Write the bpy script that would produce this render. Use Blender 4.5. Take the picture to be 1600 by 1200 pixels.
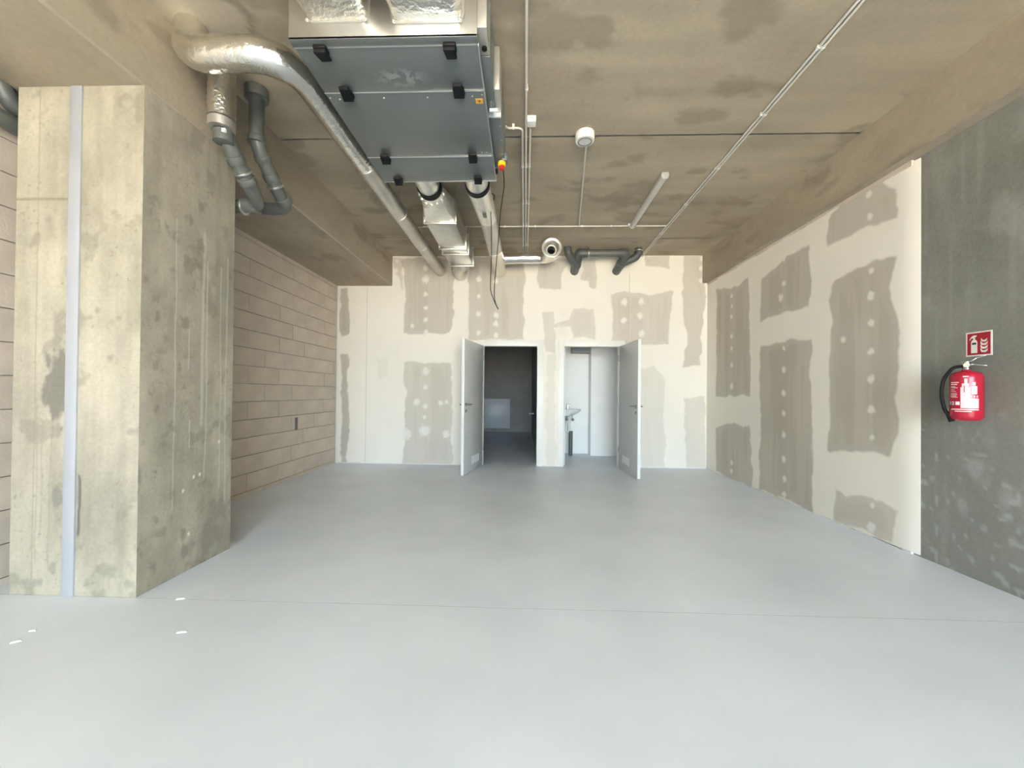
import bpy, bmesh, math, random
import numpy as np
from mathutils import Vector, Matrix
PI = math.pi
for o in list(bpy.data.objects): bpy.data.objects.remove(o)
scene = bpy.context.scene
C = scene.collection

# ------------------------------------------------------------------ camera, light, exposure
F, YAW, PIT, ROL, CX, CY, CH = 622.0, .033, .008, .0095, 799.0, 609.0, 1.256
cam_d = bpy.data.cameras.new('camera')
cam_d.sensor_fit = 'HORIZONTAL'; cam_d.sensor_width = 36.0
cam_d.lens = F * 36.0 / 1600.0
cam_d.shift_x = (800 - CX) / 1600.0
cam_d.shift_y = (CY - 600) / 1600.0
cam_d.clip_start = .02
cam = bpy.data.objects.new('camera', cam_d); C.objects.link(cam)
cam.matrix_world = (Matrix.Translation((0, 0, CH)) @ Matrix.Rotation(YAW, 4, 'Z') @ Matrix.Rotation(PIT, 4, 'X')
                    @ Matrix.Rotation(PI / 2, 4, 'X') @ Matrix.Rotation(ROL, 4, 'Z'))
scene.camera = cam

world = bpy.data.worlds.new('sky'); scene.world = world; world.use_nodes = True
bg = world.node_tree.nodes['Background']
bg.inputs[0].default_value = (.68, .85, 1.0, 1); bg.inputs[1].default_value = 3.0

sun_d = bpy.data.lights.new('sun_offscreen', 'SUN'); sun_d.energy = 14.0; sun_d.angle = .02; sun_d.color = (1.0, .86, .68)
sun = bpy.data.objects.new('sun_offscreen', sun_d); C.objects.link(sun)
sun.rotation_euler = Vector((.35, -.35, -.87)).to_track_quat('-Z', 'Y').to_euler(); sun.location = (0, 20, 30)

FY = -5.0                                    # plane of the glazed shop front behind the camera
WX0, WX1, WZ1 = -1.6, 3.05, 3.35               # its opening
por_d = bpy.data.lights.new('shop_window_offscreen', 'AREA'); por_d.shape = 'RECTANGLE'
por_d.size = WX1 - WX0; por_d.size_y = WZ1; por_d.cycles.is_portal = True
por = bpy.data.objects.new('shop_window_offscreen', por_d); C.objects.link(por)
por.location = ((WX0 + WX1) / 2, FY - .02, WZ1 / 2); por.rotation_euler = (PI / 2, 0, 0)

vs = scene.view_settings
vs.view_transform = 'Standard'; vs.look = 'None'; vs.gamma = 1.0; vs.use_curve_mapping = False
vs.exposure = 3.05

# ------------------------------------------------------------------ room dimensions (metres)
YB, XR, XL, HC = 6.88, 3.12, -3.30, 3.633
XD = 3.10                                    # face of the plasterboard lining on the right wall
XBL, HBL = -2.33, 3.11                       # left beam: inner face, underside
XBR, HBR = 3.015, 3.162                      # right beam
CY1, CY2, CXL = 2.335, 3.10, -3.13           # column

def ray(u, v):
    u -= CX; v -= CY
    c, s = math.cos(ROL), math.sin(ROL); u, v = u * c + v * s, -u * s + v * c
    x, y, z = u / F, 1.0, -v / F
    c, s = math.cos(PIT), math.sin(PIT); y, z = y * c - z * s, y * s + z * c
    c, s = math.cos(YAW), math.sin(YAW); x, y = x * c - y * s, x * s + y * c
    return Vector((x, y, z))
def at(u, v, X=None, Y=None, Z=None):
    """photo pixel -> point on the wall / floor / ceiling plane the thing touches"""
    d = ray(u, v)
    t = X / d.x if X is not None else Y / d.y if Y is not None else (Z - CH) / d.z
    return d * t + Vector((0, 0, CH))

# ------------------------------------------------------------------ numpy noise
def _h(ix, iy, s):
    n = (ix.astype(np.int64) * 374761393 + iy.astype(np.int64) * 668265263 + s * 1442695041) & 0xffffffff
    n = ((n ^ (n >> 13)) * 1274126177) & 0xffffffff
    return ((n ^ (n >> 16)) & 0xffff) / 65535.0
def vn(x, y, s=0):
    ix, iy = np.floor(x), np.floor(y); fx, fy = x - ix, y - iy
    fx = fx * fx * (3 - 2 * fx); fy = fy * fy * (3 - 2 * fy)
    a = _h(ix, iy, s); b = _h(ix + 1, iy, s); c = _h(ix, iy + 1, s); d = _h(ix + 1, iy + 1, s)
    return (a + (b - a) * fx) * (1 - fy) + (c + (d - c) * fx) * fy
def fbm(x, y, s=0, o=4):
    r = 0; a = .5; t = 0
    for k in range(o):
        r = r + a * vn(x * 2 ** k, y * 2 ** k, s + k * 17); t += a; a *= .55
    return r / t
def sst(a, b, x):
    t = np.clip((x - a) / (b - a), 0, 1); return t * t * (3 - 2 * t)
def sdpoly(x, y, P):
    d = np.full_like(x, 1e9); sgn = np.ones_like(x); n = len(P)
    for i in range(n):
        ax, ay = P[i]; bx, by = P[i - 1]
        ex, ey = bx - ax, by - ay; wx, wy = x - ax, y - ay
        t = np.clip((wx * ex + wy * ey) / (ex * ex + ey * ey + 1e-12), 0, 1)
        d = np.minimum(d, np.hypot(wx - ex * t, wy - ey * t))
        c1 = y >= ay; c2 = y < by; c3 = ex * wy > ey * wx
        flip = (c1 & c2 & c3) | (~c1 & ~c2 & ~c3)
        sgn = np.where(flip, -sgn, sgn)
    return d * sgn
def mixc(c, col, m):
    return c * (1 - m[..., None]) + np.array(col) * m[..., None]

# ------------------------------------------------------------------ materials
MATS = {}
def nodes_of(name):
    m = bpy.data.materials.new(name); m.use_nodes = True; nt = m.node_tree
    return m, nt, nt.nodes['Principled BSDF']
def mat(name, col, rough=.5, metal=0., var=.0, scale=8., bump=0., bscale=40., spec=.5, stretch=(1, 1, 1), rand=0.):
    """plain principled material with procedural noise in colour and relief"""
    m, nt, b = nodes_of(name); N, L = nt.nodes, nt.links
    b.inputs['Roughness'].default_value = rough; b.inputs['Metallic'].default_value = metal
    b.inputs['Specular IOR Level'].default_value = spec
    tc = N.new('ShaderNodeTexCoord'); mp = N.new('ShaderNodeMapping'); mp.inputs['Scale'].default_value = stretch
    L.new(tc.outputs['Object'], mp.inputs[0])
    nz = N.new('ShaderNodeTexNoise'); nz.inputs['Scale'].default_value = scale; nz.inputs['Detail'].default_value = 6
    L.new(mp.outputs[0], nz.inputs['Vector'])
    mr = N.new('ShaderNodeMapRange'); mr.inputs[1].default_value = .25; mr.inputs[2].default_value = .75
    mr.inputs[3].default_value = 1 - var; mr.inputs[4].default_value = 1 + var; L.new(nz.outputs[0], mr.inputs[0])
    mx = N.new('ShaderNodeMix'); mx.data_type = 'RGBA'; mx.blend_type = 'MULTIPLY'; mx.inputs[0].default_value = 1
    mx.inputs[6].default_value = (*col, 1); L.new(mr.outputs[0], mx.inputs[7])
    out = mx.outputs[2]
    if rand:
        oi = N.new('ShaderNodeObjectInfo'); m2 = N.new('ShaderNodeMapRange'); m2.inputs[3].default_value = 1 - rand; m2.inputs[4].default_value = 1 + rand
        L.new(oi.outputs['Random'], m2.inputs[0]); mz = N.new('ShaderNodeMix'); mz.data_type = 'RGBA'; mz.blend_type = 'MULTIPLY'; mz.inputs[0].default_value = 1
        L.new(out, mz.inputs[6]); L.new(m2.outputs[0], mz.inputs[7]); out = mz.outputs[2]
    L.new(out, b.inputs['Base Color'])
    if bump:
        n2 = N.new('ShaderNodeTexNoise'); n2.inputs['Scale'].default_value = bscale; n2.inputs['Detail'].default_value = 4
        L.new(mp.outputs[0], n2.inputs['Vector'])
        bp = N.new('ShaderNodeBump'); bp.inputs['Strength'].default_value = bump; bp.inputs['Distance'].default_value = .01
        L.new(n2.outputs[0], bp.inputs['Height']); L.new(bp.outputs[0], b.inputs['Normal'])
    MATS[name] = m; return m
def mat_attr(name, rough=.8, bump=.15, bscale=60., var=.06, spec=.3):
    """principled material whose colour is a 'Col' attribute times fine noise"""
    m, nt, b = nodes_of(name); N, L = nt.nodes, nt.links
    b.inputs['Roughness'].default_value = rough; b.inputs['Specular IOR Level'].default_value = spec
    a = N.new('ShaderNodeAttribute'); a.attribute_name = 'Col'
    tc = N.new('ShaderNodeTexCoord'); nz = N.new('ShaderNodeTexNoise'); nz.inputs['Scale'].default_value = bscale; nz.inputs['Detail'].default_value = 5
    L.new(tc.outputs['Object'], nz.inputs['Vector'])
    mr = N.new('ShaderNodeMapRange'); mr.inputs[1].default_value = .25; mr.inputs[2].default_value = .75
    mr.inputs[3].default_value = 1 - var; mr.inputs[4].default_value = 1 + var; L.new(nz.outputs[0], mr.inputs[0])
    mx = N.new('ShaderNodeMix'); mx.data_type = 'RGBA'; mx.blend_type = 'MULTIPLY'; mx.inputs[0].default_value = 1
    L.new(a.outputs['Color'], mx.inputs[6]); L.new(mr.outputs[0], mx.inputs[7]); L.new(mx.outputs[2], b.inputs['Base Color'])
    bp = N.new('ShaderNodeBump'); bp.inputs['Strength'].default_value = bump; bp.inputs['Distance'].default_value = .006
    L.new(nz.outputs[0], bp.inputs['Height']); L.new(bp.outputs[0], b.inputs['Normal'])
    MATS[name] = m; return m
mat_attr('plasterboard', .85, .05, 90, .03)
mat_attr('raw_concrete', .75, .25, 45, .08)
mat_attr('ceiling_concrete', .75, .2, 30, .06)
mat('floor_screed', (.77, .805, .845), .42, 0, .07, 1.3, .05, 25, .5)
mat('block', (.66, .565, .465), .9, 0, .08, 5, .25, 60, .2, rand=.045)
mat('block_joint', (.46, .41, .345), .95, 0, .1, 10)
mat('joint_grey', (.50, .505, .51), .8, 0, .1, 20)
mat('beam_arris', (.41, .345, .26), .75, 0, .1, 6)
mat('plain_wall', (.62, .60, .56), .85, 0, .05, 3)
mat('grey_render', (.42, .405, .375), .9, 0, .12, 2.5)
mat('wc_white', (.94, .93, .89), .6, 0, .02, 3)
mat('paving', (.55, .48, .38), .9, 0, .1, 2)
mat('front_plaster', (.55, .52, .47), .85, 0, .06, 2)
mat('anthracite', (.05, .052, .055), .4, 0, .05, 5)
mat('ahu_grey', (.165, .182, .182), .34, .25, .05, 3, .02, 5)
mat('ahu_edge', (.60, .62, .61), .3, .7, .05, 6)
mat('galvanised', (.62, .61, .57), .33, .95, .10, 7, .03, 14)
mat('galv_dull', (.62, .60, .55), .42, .8, .10, 6, .06, 14)
mat('foil', (.82, .80, .75), .24, 1., .08, 10, .55, 30)
mat('foil_rough', (.72, .70, .64), .30, 1., .14, 14, .9, 40)
mat('foil_white', (.84, .82, .76), .34, .7, .08, 12, .6, 22)
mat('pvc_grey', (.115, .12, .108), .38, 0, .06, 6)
mat('pvc_dark', (.085, .09, .083), .4, 0, .06, 6)
mat('clamp_steel', (.60, .60, .56), .3, .9, .05, 9)
mat('black_plastic', (.008, .008, .008), .55, 0, .1, 10, spec=.25)
mat('rubber', (.007, .007, .008), .6, 0, .1, 10, spec=.25)
mat('white_plastic', (.80, .78, .73), .4, 0, .03, 8)
mat('conduit', (.70, .67, .60), .45, 0, .03, 8)
mat('lamp_body', (.82, .80, .76), .4, 0, .03, 8)
mat('lamp_rim', (.30, .30, .29), .35, .6, .03, 8)
mat('lamp_glass', (.66, .65, .62), .25, 0, .05, 30)
mat('cap_grey', (.52, .51, .48), .35, .3, .05, 9)
mat('diffuser', (.60, .58, .53), .22, 0, .05, 25, .1, 60)
mat('door_paint', (.60, .60, .575), .38, 0, .02, 3)
mat('door_edge', (.80, .80, .78), .4, 0, .02, 3)
mat('frame_paint', (.84, .82, .76), .4, 0, .02, 3)
mat('slot_light', (.95, .95, .94), .5, 0, .02, 3)
mat('handle_steel', (.36, .35, .33), .28, 1., .04, 20)
mat('radiator_white', (.72, .72, .73), .35, 0, .02, 4)
mat('ceramic', (.86, .86, .84), .12, 0, .01, 4)
mat('chrome', (.55, .55, .54), .12, 1., .02, 4)
mat('ext_red', (.43, .012, .034), .25, 0, .04, 4)
mat('sign_red', (.40, .008, .022), .4, 0, .03, 4)
mat('print_white', (.85, .80, .74), .5, 0, .03, 30)
mat('print_pink', (.86, .56, .58), .45, 0, .05, 30)
mat('print_dark', (.03, .03, .03), .5, 0, .05, 30)
mat('sticker_orange', (.72, .38, .06), .5, 0, .05, 30)
mat('switch_yellow', (.85, .55, .02), .4, 0, .03, 10)
mat('switch_red', (.55, .015, .015), .4, 0, .03, 10)
mat('flat_steel', (.47, .48, .51), .45, .25, .04, 5)
mat('plaster_chip', (.80, .80, .78), .8, 0, .1, 40)
mat('sealant', (.74, .73, .70), .7, 0, .1, 30)
mat('grey_box', (.30, .33, .33), .6, 0, .05, 5)

def add_dust(m, centre, size, col, scale):
    """dusty hand smear with a shape of its own on a sheet"""
    nt = m.node_tree; N, L = nt.nodes, nt.links; b = N['Principled BSDF']
    src = b.inputs['Base Color'].links[0].from_socket
    geo = N.new('ShaderNodeNewGeometry'); mp = N.new('ShaderNodeMapping'); mp.vector_type = 'POINT'
    mp.inputs['Scale'].default_value = (1 / size[0], 1 / size[1], 0); mp.inputs['Location'].default_value = (-centre[0] / size[0], -centre[1] / size[1], 0)
    L.new(geo.outputs['Position'], mp.inputs[0])
    ln = N.new('ShaderNodeVectorMath'); ln.operation = 'LENGTH'; L.new(mp.outputs[0], ln.inputs[0])
    nz = N.new('ShaderNodeTexNoise'); nz.inputs['Scale'].default_value = scale; nz.inputs['Detail'].default_value = 2; L.new(geo.outputs['Position'], nz.inputs['Vector'])
    r1 = N.new('ShaderNodeMapRange'); r1.inputs[1].default_value = 1.; r1.inputs[2].default_value = .35; L.new(ln.outputs['Value'], r1.inputs[0])
    r2 = N.new('ShaderNodeMapRange'); r2.inputs[1].default_value = .48; r2.inputs[2].default_value = .58; L.new(nz.outputs[0], r2.inputs[0])
    mu = N.new('ShaderNodeMath'); mu.operation = 'MULTIPLY'; L.new(r1.outputs[0], mu.inputs[0]); L.new(r2.outputs[0], mu.inputs[1])
    mx = N.new('ShaderNodeMix'); mx.data_type = 'RGBA'; L.new(mu.outputs[0], mx.inputs[0]); L.new(src, mx.inputs[6]); mx.inputs[7].default_value = (*col, 1)
    L.new(mx.outputs[2], b.inputs['Base Color'])
add_dust(mat('ahu_grey_dusty', (.165, .182, .182), .34, .25, .05, 3, .02, 5), (-.78, 2.425), (.20, .085), (.30, .32, .32), 22)

# ------------------------------------------------------------------ mesh helpers
class MB:
    def __init__(s): s.v = []; s.f = []
    def add(s, vs_, fs):
        n = len(s.v); s.v += [tuple(p) for p in vs_]; s.f += [tuple(i + n for i in q) for q in fs]; return s
    def box(s, x0, x1, y0, y1, z0, z1, M=None):
        p = [Vector((x, y, z)) for z in (z0, z1) for y in (y0, y1) for x in (x0, x1)]
        if M is not None: p = [M @ q for q in p]
        return s.add(p, [(0, 2, 3, 1), (4, 5, 7, 6), (0, 1, 5, 4), (1, 3, 7, 5), (3, 2, 6, 7), (2, 0, 4, 6)])
    def tube(s, path, r, seg=16, caps=True):
        P = [Vector(p) for p in path]; n = len(P); R = r if isinstance(r, (list, tuple)) else [r] * n
        T = []
        for i in range(n):
            a = P[max(i - 1, 0)]; b = P[min(i + 1, n - 1)]
            t = (b - a)
            T.append(t.normalized() if t.length > 1e-9 else (T[-1] if T else Vector((0, 0, 1))))
        u = T[0].orthogonal().normalized(); vs_ = []; fs = []
        for i in range(n):
            u = (u - T[i] * u.dot(T[i])).normalized(); w = T[i].cross(u)
            for k in range(seg):
                a = 2 * PI * k / seg; vs_.append(P[i] + (u * math.cos(a) + w * math.sin(a)) * R[i])
        for i in range(n - 1):
            for k in range(seg):
                k2 = (k + 1) % seg; fs.append((i * seg + k, i * seg + k2, (i + 1) * seg + k2, (i + 1) * seg + k))
        if caps:
            fs.append(tuple(range(seg - 1, -1, -1))); fs.append(tuple(range((n - 1) * seg, n * seg)))
        return s.add(vs_, fs)
    def cyl(s, a, b, r, seg=16): return s.tube([a, b], r, seg)
    def lathe(s, prof, M, seg=32, a0=0., a1=2 * PI):
        full = abs(a1 - a0 - 2 * PI) < 1e-6; m = seg if full else seg + 1; vs_ = []; fs = []
        for r, z in prof:
            for k in range(m):
                a = a0 + (a1 - a0) * k / seg; vs_.append(M @ Vector((r * math.cos(a), r * math.sin(a), z)))
        for i in range(len(prof) - 1):
            for k in range(seg):
                k2 = (k + 1) % m; fs.append((i * m + k, i * m + k2, (i + 1) * m + k2, (i + 1) * m + k))
        return s.add(vs_, fs)
    def prism(s, poly, M, d):
        n = len(poly); vs_ = [M @ Vector((x, y, 0)) for x, y in poly] + [M @ Vector((x, y, d)) for x, y in poly]
        fs = [tuple(range(n - 1, -1, -1)), tuple(range(n, 2 * n))] + [(i, (i + 1) % n, n + (i + 1) % n, n + i) for i in range(n)]
        return s.add(vs_, fs)
    def mesh(s, name, material, bevel=0., smooth=True, seg=2):
        me = bpy.data.meshes.new(name); me.from_pydata(s.v, [], s.f)
        bm = bmesh.new(); bm.from_mesh(me); bmesh.ops.recalc_face_normals(bm, faces=bm.faces)
        if bevel:
            es = [e for e in bm.edges if len(e.link_faces) == 2 and e.calc_face_angle(0) > .6]
            bmesh.ops.bevel(bm, geom=es, offset=bevel, segments=seg, affect='EDGES', profile=.5)
        bm.to_mesh(me); bm.free()
        if smooth:
            me.polygons.foreach_set('use_smooth', [True] * len(me.polygons)); me.set_sharp_from_angle(angle=math.radians(38))
        me.materials.append(MATS[material]); return me
    def build(s, name, material, parent=None, bevel=0., smooth=True, seg=2):
        o = bpy.data.objects.new(name, s.mesh(name, material, bevel, smooth, seg)); C.objects.link(o)
        if parent is not None:
            o.parent = parent; o.matrix_parent_inverse = parent.matrix_basis.inverted()
        return o
def fillet(pts, rad, n=8):
    P = [Vector(p) for p in pts]; out = [P[0]]
    for i in range(1, len(P) - 1):
        a, b, c = P[i - 1], P[i], P[i + 1]; d1 = (a - b); d2 = (c - b)
        r = min(rad[i - 1] if isinstance(rad, (list, tuple)) else rad, d1.length * .49, d2.length * .49)
        p, q = b + d1.normalized() * r, b + d2.normalized() * r
        for k in range(n + 1):
            t = k / n; out.append(p * (1 - t) ** 2 + b * 2 * t * (1 - t) + q * t * t)
    out.append(P[-1]); return out
def resample(path, step):
    out = [path[0]]
    for a, b in zip(path[:-1], path[1:]):
        n = max(1, int((b - a).length / step))
        for k in range(1, n + 1): out.append(a.lerp(b, k / n))
    return out
def tag(o, label, cat, group=None, kind=None):
    o['label'] = label; o['category'] = cat
    if group: o['group'] = group
    if kind: o['kind'] = kind
    return o
def thing(name, loc, label, cat, group=None, kind=None):
    o = bpy.data.objects.new(name, None); C.objects.link(o); o.location = loc; o.empty_display_size = .1
    return tag(o, label, cat, group, kind)
def struct(o, label, cat): return tag(o, label, cat, kind='structure')
def grid(name, us, vs_, pos, colfn, material, parent=None, hole=None):
    """dense painted sheet: us x vs -> pos(u, v) with a per-vertex colour"""
    us = np.asarray(us); vv = np.asarray(vs_); U, V = np.meshgrid(us, vv)
    co = pos(U, V); nu, nv = len(us), len(vv)
    i = np.arange(nv - 1)[:, None] * nu + np.arange(nu - 1)[None, :]
    q = np.stack([i, i + 1, i + nu + 1, i + nu], -1)
    if hole is not None:
        uc = (us[:-1] + us[1:]) / 2; vc = (vv[:-1] + vv[1:]) / 2; A, B = np.meshgrid(uc, vc); q = q[~hole(A, B)]
    q = q.reshape(-1, 4)
    me = bpy.data.meshes.new(name); n = nu * nv; m = len(q)
    me.vertices.add(n); me.vertices.foreach_set('co', co.reshape(-1).astype(np.float32))
    me.loops.add(m * 4); me.loops.foreach_set('vertex_index', q.reshape(-1).astype(np.int32))
    me.polygons.add(m); me.polygons.foreach_set('loop_start', (np.arange(m) * 4).astype(np.int32)); me.polygons.foreach_set('loop_total', np.full(m, 4, np.int32))
    me.update(calc_edges=True); me.validate()
    col = colfn(U, V); col = np.concatenate([np.clip(col, 0, 1), np.ones(U.shape + (1,))], -1)
    at_ = me.color_attributes.new('Col', 'FLOAT_COLOR', 'POINT'); at_.data.foreach_set('color', col.reshape(-1).astype(np.float32))
    me.materials.append(MATS[material])
    o = bpy.data.objects.new(name, me); C.objects.link(o)
    if parent is not None: o.parent = parent; o.matrix_parent_inverse = parent.matrix_basis.inverted()
    return o
def lin(a, b, step, extra=()):
    n = max(2, int(abs(b - a) / step) + 1); x = list(np.linspace(a, b, n))
    lo, hi = min(a, b), max(a, b)
    x = sorted(set([round(k, 5) for k in x + [e for e in extra if lo < e < hi]])); return x
def xyz(x, y, z): return np.stack(np.broadcast_arrays(x, y, z), -1)

# ================================================================== SETTING
# ---- floor, sawn across at the column front
fl = MB(); CUT = 2.335
fl.box(XL - .2, XR + .3, FY - .1, CUT - .003, -.2, 0).box(XL - .2, XR + .3, CUT + .003, 13.2, -.2, 0)
floor = struct(fl.build('floor', 'floor_screed', smooth=False), 'pale grey power-floated concrete floor with a thin sawn joint', 'floor')
MB().box(XL - .2, XR + .3, CUT - .003, CUT + .003, -.1, -.0004).build('sawn_joint', 'joint_grey', floor, smooth=False)
gr = MB().box(-40, 40, -60, FY - .1, -.25, -.02).build('pavement', 'paving', smooth=False)
struct(gr, 'sunlit beige paving outside the shop front', 'pavement')

# ---- ceiling of precast panels with open joints
ceil = struct(MB().box(XL - .3, XR + .3, FY - .1, 13.2, HC + .02, HC + .35).build('ceiling', 'front_plaster', smooth=False), 'brown-grey raw concrete slab ceiling with open panel joints', 'ceiling')
def ceil_col(x, y):
    c = np.zeros(x.shape + (3,)) + np.array((.42, .36, .265))
    n = fbm(x * .9, y * 1.6, 3, 5); c *= (.80 + .42 * n)[..., None]
    b = fbm(x * .6 + 9, y * 7, 8, 3); c *= (.86 + .29 * b)[..., None]
    st = sst(.58, .70, fbm(x * 2.2, y * 3.5, 21, 4)); c = mixc(c, (.21, .175, .12), .45 * st)
    pk = sst(.55, .75, fbm(x * .8 + 4, y * 1.0, 33, 3)); c = mixc(c, (.36, .29, .22), .5 * pk)
    # pale broken-out patch where the foil duct comes out of the slab
    d = np.hypot((x + 2.12) / .30, (y - 2.50) / .26) + .5 * (fbm(x * 9, y * 9, 5, 3) - .5)
    c = mixc(c, (.47, .41, .32), .8 * sst(1.1, .9, d)); c = mixc(c, (.17, .14, .11), .55 * sst(.16, .02, abs(d - 1.12)) )
    return c
JO = [FY - .1, -1.2, 1.235, 3.675, 6.115, YB + .06]
for a, b in zip(JO[:-1], JO[1:]):
    g = .009
    grid('ceiling_panel', lin(XL, XR, .03), lin(a + g, b - g, .03), lambda u, v: xyz(u, v, np.full_like(u, HC)), ceil_col, 'ceiling_concrete', ceil)
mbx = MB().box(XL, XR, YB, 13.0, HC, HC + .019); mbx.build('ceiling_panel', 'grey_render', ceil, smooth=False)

# ---- left block wall
wl = struct(MB().box(XL - .25, XL - .022, FY - .1, 13.1, 0, HC + .02).build('wall_left', 'block_joint', smooth=False), 'beige aerated-concrete block wall with thin dark bed joints', 'wall')
random.seed(4)
PH, Z0 = .2144, .0526
blk = {}
def block_mesh(l, h):
    k = (round(l, 3), round(h, 3))
    if k not in blk: blk[k] = MB().box(-.022, 0, 0, l, 0, h).mesh('brick', 'block', .0012, False, 1)
    return blk[k]
for r in range(-1, 15):
    z0 = max(0, Z0 + PH * r); z1 = min(Z0 + PH * (r + 1), HBL + .01); h = z1 - z0 - .006
    if h < .02: continue
    y = 1.65 - (r % 2) * .30
    while y < YB:
        l = .598; y1 = min(y + l, YB)
        o = bpy.data.objects.new('brick', block_mesh(y1 - y - .0006, h)); C.objects.link(o)
        o.location = (XL + random.uniform(-.002, .002), y, z0); o.parent = wl
        y += .6
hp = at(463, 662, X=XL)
MB().box(XL - .01, XL + .004, hp.y - .03, hp.y + .03, hp.z - .09, hp.z + .09).build('cavity_shade', 'pvc_grey', wl, smooth=False)['label'] = 'dark upright slot with the shade of a cavity laid on as a grey patch'  # flat dark patch stands for the shade inside an open cavity
MB().box(XL - .25, XL, FY - .1, 1.36, 0, HC).build('rendered_end', 'block', wl, smooth=False)

# ---- right wall: raw concrete, lined with plasterboard further back
def cwall_col(y, z):
    c = np.zeros(y.shape + (3,)) + np.array((.245, .24, .21))
    n = fbm(y * 1.6, z * 1.1, 51, 5); c *= (.68 + .64 * n)[..., None]
    s = sst(.56, .74, fbm(y * 17, z * .9, 61, 3)); c = mixc(c, (.36, .35, .31), .35 * s)
    w = sst(.60, .78, fbm(y * 5, z * 4, 71, 5)); c = mixc(c, (.37, .36, .325), .45 * w)
    sp = sst(.80, .88, vn(y * 26, z * 22, 81)) * sst(1.5, .7, z); c = mixc(c, (.48, .48, .46), .5 * sp)
    for (cy, cz, ry, rz) in ((2.86, .78, .06, .10), (2.66, .62, .07, .13), (2.95, .48, .05, .09), (2.5, .8, .05, .05)):
        d = np.hypot((y - cy) / ry, (z - cz) / rz) + 1.1 * (fbm(y * 14, z * 9, 91, 3) - .5); c = mixc(c, (.52, .52, .50), .32 * sst(1.1, .3, d))
    return c
wr = struct(MB().box(XR + .012, XR + .3, FY - .1, 13.1, 0, HC + .02).build('wall_right', 'front_plaster', smooth=False), 'dark grey raw concrete wall lined with plasterboard towards the back', 'wall')
grid('concrete_face', lin(FY - .1, 3.4, .02), lin(0, HBR + .005, .02), lambda u, v: xyz(np.full_like(u, XR), u, v), cwall_col, 'raw_concrete', wr)

BASE_W = (.89, .835, .735)
def polys_px(L, **k):
    out = []
    for pts, a, *rest in L:
        if len(pts) == 2: (x0, y0), (x1, y1) = pts; pts = [(x0, y0), (x1, y0), (x1, y1), (x0, y1)]
        out.append(([at(u, v, **k) for u, v in pts], a))
    return out
def patch_paint(c, a, b, polys, dots, seed):
    """bare board showing between skimmed joints, and filled screw heads"""
    wob1 = (fbm(a * 4, b * 4, seed, 3) - .5) * .11; wob2 = (fbm(a * 18, b * 14, seed + 5, 2) - .5) * .018
    tone = fbm(a * 1.4, b * 1.1, seed + 9, 3); streak = fbm(a * 9, b * .8, seed + 13, 3)
    for P, al in polys:
        lo = [min(p[i] for p in P) - .1 for i in (0, 1)]; hi = [max(p[i] for p in P) + .1 for i in (0, 1)]
        ia = (a[0] >= lo[0]) & (a[0] <= hi[0]); ib = (b[:, 0] >= lo[1]) & (b[:, 0] <= hi[1])
        sl = np.ix_(ib, ia)
        d = sdpoly(a[sl], b[sl], P) + wob1[sl] + wob2[sl]
        m = sst(.014, -.016, d) * al * (.80 + .25 * tone[sl] + .12 * (streak[sl] - .5)) + .12 * al * sst(-.05, -.09, d) * sst(.45, .6, streak[sl])
        c[sl] = mixc(c[sl], (.475, .425, .35), np.clip(m, 0, 1))
    for p, q, r in dots:
        ia = abs(a[0] - p) < r * 3; ib = abs(b[:, 0] - q) < r * 3; sl = np.ix_(ib, ia)
        d = np.hypot(a[sl] - p, (b[sl] - q) * .9) + (fbm(a[sl] * 40, b[sl] * 40, seed + 3, 2) - .5) * r * .8
        c[sl] = mixc(c[sl], (.84, .80, .72), .95 * sst(r * 1.2, r * .5, d))
    return c
def z7(x, y): return (1040 + x * .4335, 380 + y * .4335)
RP = [([z7(182, 168), z7(235, 160), z7(262, 150), z7(300, 118), z7(304, 550), z7(182, 548)], .80),
      ([z7(342, 120), z7(400, 92), z7(440, 40), z7(520, 0), z7(520, 235), z7(430, 245), z7(342, 282)], .85),
      ([z7(340, 368), z7(430, 360), z7(450, 345), z7(528, 345), z7(528, 962), z7(430, 915), z7(340, 885)], .85),
      ([z7(592, 205), z7(612, 130), z7(740, 70), z7(832, 50), z7(808, 200), z7(835, 290), z7(832, 690), z7(800, 755), z7(592, 742)], .85),
      ([z7(182, 672), z7(215, 655), z7(303, 658), z7(310, 880), z7(182, 820)], .78),
      ([z7(605, 870), z7(660, 905), z7(745, 905), z7(840, 965), z7(808, 1072), z7(605, 1000)], .62),
      ([(1293, 345), (1300, 335), (1375, 278), (1403, 292), (1403, 340), (1350, 360), (1294, 384)], .80)]
RP = [([(p.y, p.z) for p in P], al) for P, al in polys_px(RP, X=XD)]
RD = [(238, 190, 9), (238, 228, 7), (238, 265, 8), (238, 335, 9), (238, 380, 8), (238, 440, 9), (238, 515, 11), (238, 790, 9), (238, 820, 9),
      (426, 60, 8), (426, 145, 10), (415, 195, 14), (426, 380, 8), (426, 455, 11), (426, 540, 11), (426, 612, 11), (426, 692, 12), (426, 778, 12), (428, 850, 11), (426, 905, 12),
      (740, 100, 12), (740, 190, 15), (740, 287, 14), (740, 390, 14), (740, 490, 15), (742, 600, 16), (742, 700, 11), (640, 348, 12), (745, 945, 10), (740, 1025, 18)]
RDw = []
for x, y, r in RD:
    p = at(*z7(x, y), X=XD); q = at(*z7(x, y + r), X=XD); RDw.append((p.y, p.z, abs(p.z - q.z) * 1.05))
for u, v in ((1358, 303), (1359, 339)):
    p = at(u, v, X=XD); RDw.append((p.y, p.z, .034))
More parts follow.
